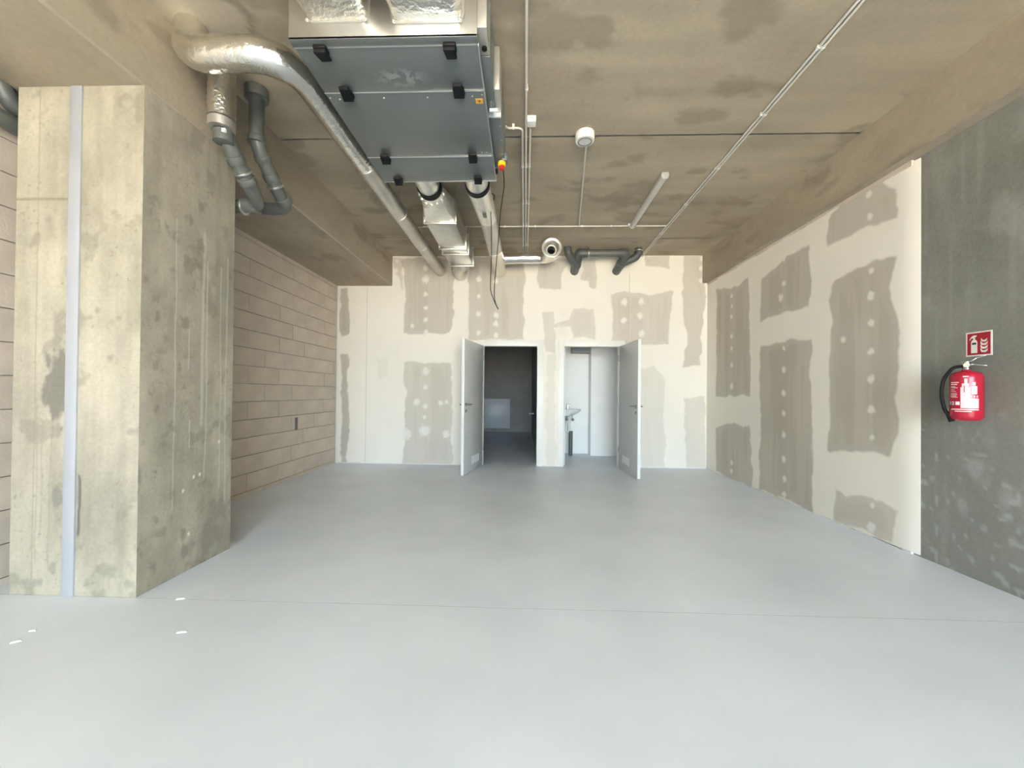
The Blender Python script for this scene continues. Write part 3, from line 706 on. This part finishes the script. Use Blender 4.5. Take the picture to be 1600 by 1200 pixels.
MB().box(PX + .030, PX + .056, 2.655, 2.672, 3.035, 3.06).build('pipe_label', 'white_plastic', dp); 
B = [Vector((PX, 3.05, HC + .01)), Vector((PX, 3.05, 3.20)), Vector((PX, 3.33, 2.965)), Vector((PX - .02, 3.50, 2.90)), Vector((PX - .15, 3.52, 2.90)), Vector((-2.9, 3.52, 2.95)), Vector((-3.26, 3.52, 2.97))]
dq = thing('drain_pipe.001', (PX, 3.05, 2.9), 'bare grey drain pipe dropping from the slab beside the foil-sleeved pipe', 'pipe', 'drain pipes by the column')
MB().tube(fillet(B, [.12, .12, .1, .1, .1], 6), .054, 20).build('pipe', 'pvc_grey', dq)
sockets(dq, [((PX, 3.05, 3.23), (0, 0, 1), .062, .05, 'pvc_grey'), ((PX, 3.13, 3.133), (0, .77, -.64), .062, .04, 'pvc_grey'), ((PX, 3.24, 3.04), (0, .77, -.64), .062, .06, 'pvc_grey'),
             ((PX, 3.295, 2.993), (0, .77, -.64), .067, .016, 'clamp_steel'), ((PX - .0, 3.42, 2.93), (0, .9, -.4), .064, .06, 'pvc_grey'), ((PX, 3.05, 3.59), (0, 0, 1), .085, .08, 'pvc_grey')])  # the last, widest ring is an added collar at the slab
# pipe end and elbow left of the column, under the beam
de = thing('drain_elbow', (-3.21, 2.35, 3.0), 'grey pipe elbow rising into the beam left of the column', 'pipe')
MB().tube(fillet([(-3.215, 2.72, 3.02), (-3.215, 2.36, 3.02), (-3.215, 2.30, HBL + .03)], .05), .05, 16).build('elbow', 'pvc_grey', de)

# ---- galvanised rectangular duct at the back
rx = at(690, 348, Z=3.2).x; cxr = -.985; RW = .170
rd = thing('rectangular_duct', (cxr, 5.2, 3.2), 'galvanised rectangular duct with flanges between the unit and back wall', 'duct')
zb, zt = 3.205, 3.455
MB().box(cxr - RW, cxr + RW, 4.50, 6.05, zb, zt).build('duct_body', 'galvanised', rd, .003)
for y in (4.515, 5.325, 5.54, 6.04):
    f = MB(); w = RW + .022; h = .024; t = .014
    f.box(cxr - w, cxr + w, y - t, y + t, zb - h, zb).box(cxr - w, cxr + w, y - t, y + t, zt, zt + h).box(cxr - w, cxr - RW, y - t, y + t, zb, zt).box(cxr + RW, cxr + w, y - t, y + t, zb, zt)
    fo = f.build('flange', 'galvanised', rd, .002)
    for sx in (-1, 1):
        MB().cyl((cxr + sx * (w - .01), y - .022, zb - .012), (cxr + sx * (w - .01), y + .022, zb - .012), .010, 8).build('bolt', 'clamp_steel', fo)
        MB().cyl((cxr + sx * (w - .004), y, zt), (cxr + sx * (w - .004), y, HC + .002), .004, 8).build('hanger_rod', 'galv_dull', fo)
# transition sleeve and round spigot to the unit
def circ(cx, cz, r, n): return [(cx + r * math.cos(2 * PI * k / n + PI / 4), cz + r * math.sin(2 * PI * k / n + PI / 4)) for k in range(n)]
def rsq(x0, x1, z0, z1, n):
    out = []
    for k in range(n):
        a = 2 * PI * k / n + PI / 4; c, s = math.cos(a), math.sin(a); m = max(abs(c), abs(s)); out.append(((x0 + x1) / 2 + c / m * (x1 - x0) / 2, (z0 + z1) / 2 + s / m * (z1 - z0) / 2))
    return out
RZ = 3.345
q0, q1 = circ(cxr, RZ, .122, 24), rsq(cxr - RW, cxr + RW, zb, zt, 24)
secs = [(4.04, q0), (4.10, q0)]
for i in range(1, 9):
    t = i / 8; secs.append((4.10 + .40 * t, [(a[0] * (1 - t) + b[0] * t, a[1] * (1 - t) + b[1] * t) for a, b in zip(q0, q1)]))
loft('transition_sleeve', secs, 'foil_white', rd, .004, 3)
MB().tube([(cxr, AY1 + .001, RZ), (cxr, 4.00, RZ)], .112, 32).build('spigot', 'foil_white', rd)
MB().tube([(cxr, 3.965, RZ), (cxr, 4.05, RZ)], .1225, 32).build('rubber_seal', 'rubber', rd)
cl = MB()
for k in range(7):
    a = PI + PI * (k + .5) / 7; cl.lathe([(0, -.018), (.016, -.010), (.020, .012)], Matrix.Translation((cxr + math.cos(a) * .128, 4.10, RZ + math.sin(a) * .128)) @ Matrix.Rotation(PI / 2, 4, 'X'), 8)
cl.build('tape_folds', 'foil', rd)
# foil elbow from the duct end into the wall
ex = [(cxr, 6.03, 3.33), (cxr, 6.34, 3.33), (cxr - .16, 6.58, 3.31), (cxr - .14, 6.9, 3.30)]
random.seed(2); ep = resample(fillet(ex, .16, 6), .03); MB().tube(ep, [.105 + .007 * (i % 2) for i in range(len(ep))], 20).build('flexible_elbow', 'foil_rough', rd)

# ---- round duct with branch and open elbow
cx2 = -.492
rb = thing('round_duct.001', (cx2, 5.3, 3.36), 'round foil duct from the unit with a side branch and open elbow', 'duct')
c2b = -.46; zz = 3.36
MB().tube([(cx2, AY1 + .001, RZ), (cx2, 3.97, RZ)], .112, 32).build('spigot', 'foil_white', rb)
MB().tube([(cx2, 3.93, RZ), (cx2, 4.012, RZ)], .1225, 32).build('rubber_seal', 'rubber', rb)
random.seed(6)
wp = [Vector((cx2 + (c2b - cx2) * t, 4.0 + .74 * t, RZ + (zz - RZ) * t)) for t in np.linspace(0, 1, 14)]
MB().tube(wp, [.122 - .010 * t + random.uniform(-.003, .003) for t in np.linspace(0, 1, 14)], 28).build('flexible_sleeve', 'foil_white', rb)
MB().tube([(c2b, 4.72, zz), (c2b + .01, 5.80, zz)], .106, 32).build('duct_run', 'galv_dull', rb)
MB().tube([(c2b, 4.735, zz), (c2b, 4.765, zz)], .112, 32).build('joint_band', 'galvanised', rb)
MB().tube([(c2b + .01, 5.78, zz), (c2b + .02, 6.91, zz)], .110, 32).build('foil_run', 'foil', rb)
MB().cyl((c2b, 5.2, zz + .1), (c2b, 5.2, HC + .002), .004, 8).build('hanger_rod', 'galv_dull', rb)
MB().box(c2b - .02, c2b + .02, 4.33, 4.45, RZ - .125, RZ - .11).build('print', 'pvc_grey', rb, .003)
BX, BZ = .395, 3.475
bpth = fillet([(c2b, 6.42, 3.43), (BX - .02, 6.42, 3.44), (BX, 6.06, BZ)], .17, 10)
nb = len(bpth); MB().tube(bpth, [.088 + .040 * max(0, (i - 2) / (nb - 3)) for i in range(nb)], 28, False).build('branch', 'foil', rb)
rim = Matrix.Translation((BX, 6.06, BZ)) @ Matrix.Rotation(PI / 2, 4, 'X') @ Matrix.Scale(1.07, 4)
MB().lathe([(.128, -.03), (.142, -.004), (.143, .006), (.130, .012), (.106, .004), (.098, -.05), (.098, -.10)], rim, 32).build('open_rim', 'foil_white', rb)
MB().lathe([(.100, -.06), (.075, -.10), (.060, -.10), (.060, -.24)], rim, 28).build('duct_throat', 'galv_dull', rb)
MB().cyl((BX, 6.2, BZ + .1), (BX, 6.2, HC + .002), .004, 8).build('hanger_rod', 'galv_dull', rb)

# ---- drain pipe run along the back wall under the slab
bd = thing('drain_pipe_run', (1.2, 6.5, 3.54), 'dark grey drain pipe with elbows along the top of the back wall', 'pipe')
PY, PZ = 6.48, 3.535
Lp = at(902, 418, Y=6.72); Rp = at(966, 419, Y=6.72)
XA, XB = .93, 1.555
MB().cyl((XA, PY, PZ), (XB, PY, PZ), .058, 20).build('pipe', 'pvc_grey', bd)
MB().tube(fillet([(XA + .03, PY, PZ), (XA - .07, PY, PZ), (XA - .09, 6.62, 3.40), (XA - .09, 6.88, 3.36)], .07), .070, 20).build('elbow', 'pvc_dark', bd)
MB().tube(fillet([(XA - .25, 6.48, HC + .005), (XA - .24, 6.48, 3.53), (XA - .10, 6.60, 3.38)], .06), .062, 18).build('branch', 'pvc_dark', bd)
MB().tube(fillet([(XB - .03, PY, PZ), (XB + .08, PY, PZ), (XB + .03, 6.60, 3.42), (XB + .0, 6.88, 3.36)], .07), .070, 20).build('elbow', 'pvc_dark', bd)
MB().tube(fillet([(XB + .02, 6.60, 3.40), (XB + .27, 6.55, 3.50), (XB + .285, 6.54, HC + .005)], .07), .060, 18).build('riser', 'pvc_dark', bd)
sockets(bd, [((XA + .04, PY, PZ), (1, 0, 0), .068, .07, 'pvc_dark'), ((XA + .085, PY, PZ), (1, 0, 0), .070, .014, 'clamp_steel'), ((XB - .02, PY, PZ), (1, 0, 0), .068, .07, 'pvc_dark'),
             ((XB + .285, 6.54, 3.55), (0, 0, 1), .066, .05, 'pvc_dark'), ((XB + .285, 6.54, 3.595), (0, 0, 1), .068, .014, 'clamp_steel'), ((XA - .09, 6.64, 3.395), (0, 1, -.1), .079, .06, 'pvc_dark'), ((XB + .02, 6.62, 3.41), (0, 1, -.1), .079, .06, 'pvc_dark')])
MB().cyl((XA + .085, PY, PZ + .05), (XA + .085, PY, HC + .002), .006, 8).build('hanger_rod', 'clamp_steel', bd)

# ---- white conduits on the ceiling
CZ = HC - .0138; CR = .0095
def conduit(pts_, label, group=None, clips=(), r=CR):
    P = [Vector(p) for p in pts_]; t = thing('conduit', P[0], label, 'conduit', group)
    MB().tube(fillet(P, .05, 6), r, 12).build('tube', 'conduit', t)
    for c, ax in clips:
        c = Vector(c); a = Vector(ax).normalized()
        k = MB(); ring(k, c, a, r + .004, .018); k.box(c.x - .011, c.x + .011, c.y - .010, c.y + .010, c.z, HC); k.build('clip', 'white_plastic', t)
    return t
def xs(y0, x): return x
TY = (2.3, 3.05, 4.1, 4.9, 5.55, 6.3)
bx = at(830, 190, Z=HC - .03); CT = CZ - .021
conduit([(-.017, FY + .05, CT), (-.004, YB - .001, CT)], 'white conduit running the full length of the ceiling beside the junction box', None, [((-.017 + .013 * (y - FY) / 9.08, y, CT), (0, 1, 0)) for y in TY])
conduit([(-.186, 3.46, CT - .01), (-.17, 3.50, CT), (-.040, 3.50, CT), (-.040, YB - .001, CT)], 'white conduit bending from the air handling unit to the back wall', None, [((-.040, y, CT), (0, 1, 0)) for y in TY[2:]] + [((-.12, 3.50, CT), (1, 0, 0))])
conduit([(.030, 3.50, CT), (.030, YB - .001, CT)], 'white conduit running from the junction box to the back wall', None, [((.030, y, CT), (0, 1, 0)) for y in TY[2:]])
jb = thing('junction_box', (bx.x, bx.y, HC - .05), 'small square white junction box on the ceiling conduit', 'junction box')
MB().box(bx.x - .036, bx.x + .042, bx.y - .04, bx.y + .045, HC - .045, HC + .001).build('box', 'white_plastic', jb, .006)
MB().box(bx.x - .033, bx.x + .039, bx.y - .037, bx.y + .042, HC - .052, HC - .044).build('lid', 'white_plastic', jb, .003)
MB().cyl((bx.x + .0, bx.y - .055, HC - .022), (bx.x + .0, bx.y - .035, HC - .022), .012, 12).build('gland', 'white_plastic', jb)
CRY = 5.63
conduit([(-1.60, CRY, CZ + .0), (1.962, CRY, CZ)], 'white conduit crossing the ceiling behind the lights', None, [((x, CRY, CZ), (1, 0, 0)) for x in (-.3, .13, .79, 1.2)])
conduit([(at(905, 352, Z=CZ).x, CRY, CZ), (.56, 3.74, CZ)], 'short white conduit slanting to the round ceiling lamp')
for dx, lb in ((-.015, 'inner white conduit of the pair running along the right of the ceiling'), (.015, 'outer white conduit of the pair running along the right of the ceiling')):
    conduit([(1.987 + dx, FY + .05, CZ), (1.987 + dx, YB - .001, CZ)], lb, 'paired conduits', [((1.987 + dx, y, CZ), (0, 1, 0)) for y in (2.0, 2.75, 3.4, 4.2, 5.0, 5.9)])
cbx = at(984, 425, Y=YB)
t = thing('wall_cable', (cbx.x, YB, 2.2), 'thin white cable running down the back wall above the washroom door', 'cable')
MB().tube([(cbx.x - .004, YB - .005, 3.33), (cbx.x, YB - .005, 2.9), (cbx.x + .006, YB - .005, 2.19)], .006, 8).build('cable', 'conduit', t)

# ---- ceiling lamps
lp = at(914, 213, Z=HC - .03)
rl_ = thing('round_ceiling_lamp', (lp.x, lp.y, HC), 'round white surface-mounted ceiling lamp with a grey ring', 'lamp')
Ml = Matrix.Translation((lp.x, lp.y, HC))
MB().lathe([(0, .001), (.080, .001), (.086, -.004), (.086, -.070), (.082, -.078), (.064, -.080), (.064, -.074), (0, -.074)], Ml, 40).build('housing', 'lamp_body', rl_)
MB().lathe([(.066, -.081), (.066, -.084), (.054, -.084), (.054, -.079)], Ml, 40).build('ring', 'lamp_rim', rl_)
MB().lathe([(.055, -.080), (.03, -.082), (0, -.083)], Ml, 40).build('lens', 'lamp_glass', rl_)
la, lb = at(1041, 273, Z=HC - .03), at(987, 353, Z=HC - .03); lx = (la.x + lb.x) / 2
lf = thing('linear_light', (lx, (la.y + lb.y) / 2, HC), 'long narrow batten light with a grey cover on the ceiling', 'lamp')
prof = [(-.035, .001), (-.040, -.03), (-.033, -.055), (-.018, -.068), (.018, -.068), (.033, -.055), (.040, -.03), (.035, .001)]
Mx = Matrix(((1, 0, 0, lx), (0, 0, 1, la.y), (0, 1, 0, HC), (0, 0, 0, 1)))
MB().prism(prof, Mx @ Matrix.Translation((0, 0, .025)), lb.y - la.y - .05).build('cover', 'diffuser', lf, .0)
MB().box(lx - .03, lx + .03, la.y + .02, lb.y - .02, HC - .022, HC + .001).build('tray', 'lamp_body', lf)
for y in (la.y, lb.y - .03):
    MB().prism([(x * 1.06, z * 1.05 if z < 0 else z) for x, z in prof], Matrix(((1, 0, 0, lx), (0, 0, 1, y), (0, 1, 0, HC), (0, 0, 0, 1))), .03).build('end_cap', 'cap_grey', lf, .004)
MB().box(lx - .06, lx + .05, lb.y - .02, lb.y + .02, HC - .03, HC + .001).build('cable_entry', 'white_plastic', lf, .004)

# ---- loose black cable hanging from the isolator
sw2 = Vector((sw.x + .012, sw.y, 3.21))
cab = [sw2, Vector((-.20, 3.6, 3.14)), at(782, 330, Y=4.0), at(779, 372, Y=4.35), at(773, 440, Y=4.45), at(772, 462, Y=4.45), at(774, 474, Y=4.45), at(779, 484, Y=4.44),
       at(777, 481, Y=4.455), at(771, 468, Y=4.46), at(766, 453, Y=4.46), at(768, 400, Y=4.45), at(768, 356, Y=4.42), at(766.5, 330, Y=4.40), Vector((-.345, 4.40, 3.46)), Vector((-.42, 4.38, 3.475))]
t = thing('hanging_cable', sw2, 'thin black cable looping down from the isolator switch in front of the back wall', 'cable')
MB().tube(fillet(cab, .05, 4), .0042, 8).build('cable', 'rubber', t)

# ---- fire sign on the concrete wall
s0, s1 = at(1510, 540, X=XR), at(1551, 535, X=XR); sy1, sy0 = s0.y, s1.y
szc = at(1530, 537, X=XR).z; SW = (sy1 - sy0); SH = .168
sg = thing('fire_sign', (XR, (sy0 + sy1) / 2, szc), 'square red sign with a fire extinguisher and flames pictogram on the wall', 'sign')
# sign frame: x to the viewer's right, y up, z out of the wall
Ms = Matrix(((0, 0, -1, XR), (-1, 0, 0, (sy0 + sy1) / 2), (0, 1, 0, szc), (0, 0, 0, 1)))
a, b = SW / 2, SH / 2
MB().prism([(-a, -b), (a, -b), (a, b), (-a, b)], Ms, .003).build('plate', 'print_white', sg)
a2, b2 = a - .009, b - .009
MB().prism([(-a2, -b2), (a2, -b2), (a2, b2), (-a2, b2)], Ms @ Matrix.Translation((0, 0, .003)), .0006).build('red_field', 'sign_red', sg)
pc = MB(); Mp = Ms @ Matrix.Translation((0, 0, .0036))
pc.prism([(-.046, -.062), (-.008, -.062), (-.008, .012), (-.013, .024), (-.020, .030), (-.034, .030), (-.041, .024), (-.046, .012)], Mp, .0005)
pc.prism([(-.032, .030), (-.022, .030), (-.021, .044), (-.033, .044)], Mp, .0005)
pc.prism([(-.036, .042), (-.014, .050), (-.010, .058), (-.030, .060), (-.044, .052), (-.056, .034), (-.054, .026), (-.046, .040)], Mp, .0005)
pc.build('extinguisher_pictogram', 'print_white', sg, smooth=False)
MB().prism([(-.040, -.004), (-.014, -.004), (-.014, .010), (-.040, .010)], Ms @ Matrix.Translation((0, 0, .0041)), .0004).build('pictogram_label', 'print_dark', sg)
fm = MB()
for k, sc in enumerate((1.0, 1.0, 1.0, .85)):
    o = k * .024 - .060
    fm.prism([(x * sc + .034, y * sc + o) for x, y in ((-.016, .0), (.008, -.002), (.018, .008), (.021, .026), (.013, .016), (.0, .011), (-.012, .014), (-.022, .030), (-.023, .014))], Mp, .0005)
fm.build('flame_pictogram', 'print_white', sg, smooth=False)

# ---- fire extinguisher
EXX, EYY = XR - .118, at(1510, 618, X=XR - .118).y
ez0, ez1 = at(1510, 657, X=EXX).z, at(1510, 580, X=EXX).z; ER = .080; EH = ez1 - ez0
fe = thing('fire_extinguisher', (EXX, EYY, ez0), 'red fire extinguisher with a black hose hung on the concrete wall', 'fire extinguisher')
Me = Matrix.Translation((EXX, EYY, ez0))
pr = [(0, .008), (.045, .0), (.062, .002), (.074, .012), (ER, .032)] + [(ER, EH - .045), (ER * .97, EH - .028), (ER * .85, EH - .013), (ER * .6, EH - .004), (.028, EH), (.022, EH + .012), (0, EH + .012)]
MB().lathe(pr, Me, 48).build('cylinder', 'ext_red', fe)
th = math.atan2(-EYY, -EXX)                          # towards the middle of the room
def cpatch(m, a0, a1, z0, z1, r=ER + .0012):
    n = max(1, int(abs(a1 - a0) / .08)); m.lathe([(r, z0), (r, z1)], Me, n, th + a0, th + a1); return m
# print on the label; the viewer's right is larger angle
lab = MB(); random.seed(1)
for k, (z, w) in enumerate(((.262, .62), (.249, .52), (.236, .40), (.228, .55), (.214, .34), (.203, .42), (.190, .50), (.181, .52), (.172, .45), (.165, .54))):
    cpatch(lab, -1.05, -1.05 + w, z * EH / .333 - .010, z * EH / .333 - .005 + (.002 if k < 2 else -.001))
lab.build('label_text', 'print_pink', fe)
lb2 = MB()
for a0, a1 in ((-1.15, -1.05), (-.95, -.75), (-.65, -.38)): cpatch(lb2, a0, a1, .105, .128)
lb2.build('label_symbols', 'print_white', fe)
lb3 = MB()
cpatch(lb3, -.33, .22, .085, .225); cpatch(lb3, -.25, .14, .225, .250); cpatch(lb3, -.12, .06, .250, .283); cpatch(lb3, -.20, .12, .292, .300); cpatch(lb3, .22, .72, .085, .150); cpatch(lb3, .27, .62, .178, .232); cpatch(lb3, .34, .52, .236, .258)
for k in range(3): cpatch(lb3, .24 + .17 * k, .33 + .17 * k, .156, .170)
cpatch(lb3, -1.0, .72, .072, .080); cpatch(lb3, -.7, .3, .060, .066)
lb3.build('label_pictogram', 'print_pink', fe)
lb4 = MB(); cpatch(lb4, -.14, -.10, .19, .235, ER + .002); cpatch(lb4, -.90, -.81, .110, .122, ER + .002); lb4.build('label_detail', 'ext_red', fe)
vz = ez0 + EH
out = Vector((math.cos(th), math.sin(th), 0)); rt = Vector((math.sin(th), -math.cos(th), 0))
rt = rt if rt.y < 0 else -rt                          # towards the viewer's right along the wall
E0 = Vector((EXX, EYY, 0))
def EP(r, o, z): return E0 + rt * r + out * o + Vector((0, 0, vz + z))
MB().lathe([(.022, .008), (.024, .02), (.020, .024), (.018, .05), (.022, .054), (.022, .064), (0, .066)], Matrix.Translation((EXX, EYY, vz)), 20).build('valve', 'chrome', fe)
def bar(path, w, h, name, material):
    P = [Vector(p) for p in path]; m = MB()
    for p, q in zip(P[:-1], P[1:]):
        d = (q - p).normalized(); u = out - d * out.dot(d); u.normalize(); w_ = d.cross(u)
        vs_ = [c + u * sx * w / 2 + w_ * sz * h / 2 for c in (p, q) for sx, sz in ((-1, -1), (1, -1), (1, 1), (-1, 1))]
        m.add(vs_, [(0, 1, 2, 3), (7, 6, 5, 4), (0, 4, 5, 1), (1, 5, 6, 2), (2, 6, 7, 3), (3, 7, 4, 0)])
    return m.build(name, material, fe, .002)
bar([EP(-.012, 0, .052), EP(.018, 0, .066), EP(.045, 0, .088), EP(.085, 0, .104)], .022, .006, 'squeeze_lever', 'handle_steel')
bar([EP(-.01, 0, .040), EP(.03, 0, .046), EP(.09, 0, .034)], .022, .006, 'carry_handle', 'handle_steel')
MB().cyl(EP(.0, .024, .040), EP(.0, .034, .040), .016, 16).build('pressure_gauge', 'chrome', fe)
hs = fillet([EP(-.015, .0, .035), EP(-.06, .0, .030), EP(-.108, .0, -.05), EP(-.118, .0, -.17), EP(-.100, .0, -.27), EP(-.082, .0, -.30)], .08, 6)
MB().tube(hs, .0105, 12).build('hose', 'rubber', fe)
MB().tube([EP(-.085, .0, -.295), EP(-.074, .0, -.325), EP(-.066, 0, -.345)], [.012, .014, .017], 12).build('nozzle', 'black_plastic', fe)
MB().box(EXX + .045, XR, EYY + .035, EYY + .075, vz - .13, vz - .07).build('wall_bracket', 'handle_steel', fe)
MB().lathe([(ER + .002, .135), (ER + .003, .135), (ER + .003, .150), (ER + .002, .150)], Me, 16, th + 1.9, th + 2 * PI - 1.9).build('strap', 'black_plastic', fe)

# ---- radiator in the dark room
r0, r1 = at(757, 623, Y=12.72), at(797, 669, Y=12.72)
ra = thing('radiator', (r0.x, 12.75, r1.z), 'white panel radiator on the far wall of the dark room', 'radiator')
MB().box(r1.x - 1.6, r1.x, 12.66, 12.72, r1.z, r0.z).build('panel', 'radiator_white', ra, .01)
MB().box(r1.x - 1.6, r1.x + .002, 12.65, 12.78, r0.z - .02, r0.z + .004).build('top_grille', 'radiator_white', ra, .004)
MB().box(r1.x - 1.5, r1.x - .1, 12.72, 12.81, r1.z + .1, r0.z - .1).build('wall_mount', 'galv_dull', ra)
p = at(833, 646, X=.23)
t = thing('wall_shelf', (.23, p.y, p.z), 'small white ledge on the partition in the dark room', 'ledge')
MB().box(.12, .24, p.y - .12, p.y + .12, p.z - .015, p.z + .015).build('ledge', 'radiator_white', t, .004)

# ---- washbasin
wy, wz = 8.10, .935; bx0, bx1 = .715, 1.145
wb_ = thing('washbasin', (bx0, wy, wz), 'small white ceramic washbasin on the washroom wall', 'washbasin')
def basin_ring(r, z, sx=1.0):
    out_ = []
    for k in range(28):
        a = 2 * PI * k / 28; c, s = math.cos(a), math.sin(a)
        L_ = (bx1 - bx0) / 2; x = bx0 + L_ * sx + c * L_ * r * sx if c > 0 else bx0 + L_ * sx + c * L_ * sx
        out_.append((max(bx0 - .004, x), wy + s * .20 * (r if c > 0 else max(r, .8) * (1 if r > .5 else r / .5)), z))
    return out_
rings = [basin_ring(.25, wz - .145, .62), basin_ring(.6, wz - .12, .78), basin_ring(.88, wz - .06, .93), basin_ring(1, wz - .012), basin_ring(1, wz), basin_ring(.93, wz - .002, .985), basin_ring(.8, wz - .05, .92), basin_ring(.4, wz - .10, .75)]
m = MB(); vs_ = [p for r in rings for p in r]; n = 28
fs = [(i * n + k, i * n + (k + 1) % n, (i + 1) * n + (k + 1) % n, (i + 1) * n + k) for i in range(len(rings) - 1) for k in range(n)] + [tuple(range(n)), tuple(range((len(rings) - 1) * n, len(rings) * n))]
m.add(vs_, fs).build('bowl', 'ceramic', wb_)
tx = at(887, 632, Y=wy).x
MB().tube(fillet([(tx, wy, wz - .02), (tx, wy, wz + .09), (tx + .06, wy, wz + .075)], .02), .016, 12).cyl((tx, wy, wz + .085), (tx - .01, wy, wz + .115), .012, 12).build('tap', 'chrome', wb_)
dx = at(889, 675, Y=wy).x
MB().cyl((dx, wy, wz - .13), (dx, wy, wz - .30), .022, 14).tube(fillet([(dx, wy, wz - .28), (dx, wy, wz - .46), (dx - .055, wy, wz - .46), (dx - .055, wy, wz - .20), (bx0 - .002, wy, wz - .20)], .03), .020, 12).build('trap', 'white_plastic', wb_)
for k in (-1, 1):
    MB().cyl((dx + k * .06, wy - .08, wz - .20), (dx + k * .06, wy - .12, wz - .20), .028, 14).cyl((dx + k * .06, wy - .08, wz - .2), (dx + k * .05, wy - .02, wz - .06), .007, 8).build('angle_valve', 'pvc_dark', wb_)
MB().cyl((dx + .035, wy, 0), (dx + .035, wy, wz - .44), .040, 16).build('waste_pipe', 'pvc_grey', wb_)

# ---- plaster chips on the floor
for k, (u, v, l, an) in enumerate(((26, 1003, .045, .5), (52, 986, .035, .1), (283, 936, .05, .25), (285, 988, .05, .2))):
    p = at(u, v, Z=0); M = Matrix.Translation((p.x, p.y, 0)) @ Matrix.Rotation(an, 4, 'Z')
    c = MB().add([M @ Vector(q) for q in ((-l / 2, -.008, 0), (l / 2, -.004, 0), (l / 2 - .006, .009, 0), (-l / 2 + .01, .007, 0), (-l / 2 + .004, -.004, .006), (l / 2 - .008, -.001, .005), (l / 2 - .012, .005, .006), (-l / 2 + .013, .004, .007))],
                 [(3, 2, 1, 0), (4, 5, 6, 7), (0, 1, 5, 4), (1, 2, 6, 5), (2, 3, 7, 6), (3, 0, 4, 7)]).build('plaster_chip', 'plaster_chip', smooth=False)
    tag(c, ('longer of two white plaster chips lying close together left of the column foot', 'shorter of two white plaster chips lying close together left of the column foot',
            'white plaster chip lying beside the sawn floor joint at the column corner', 'single white plaster chip lying on open floor before the column corner')[k], 'chip', 'plaster chips by the column')
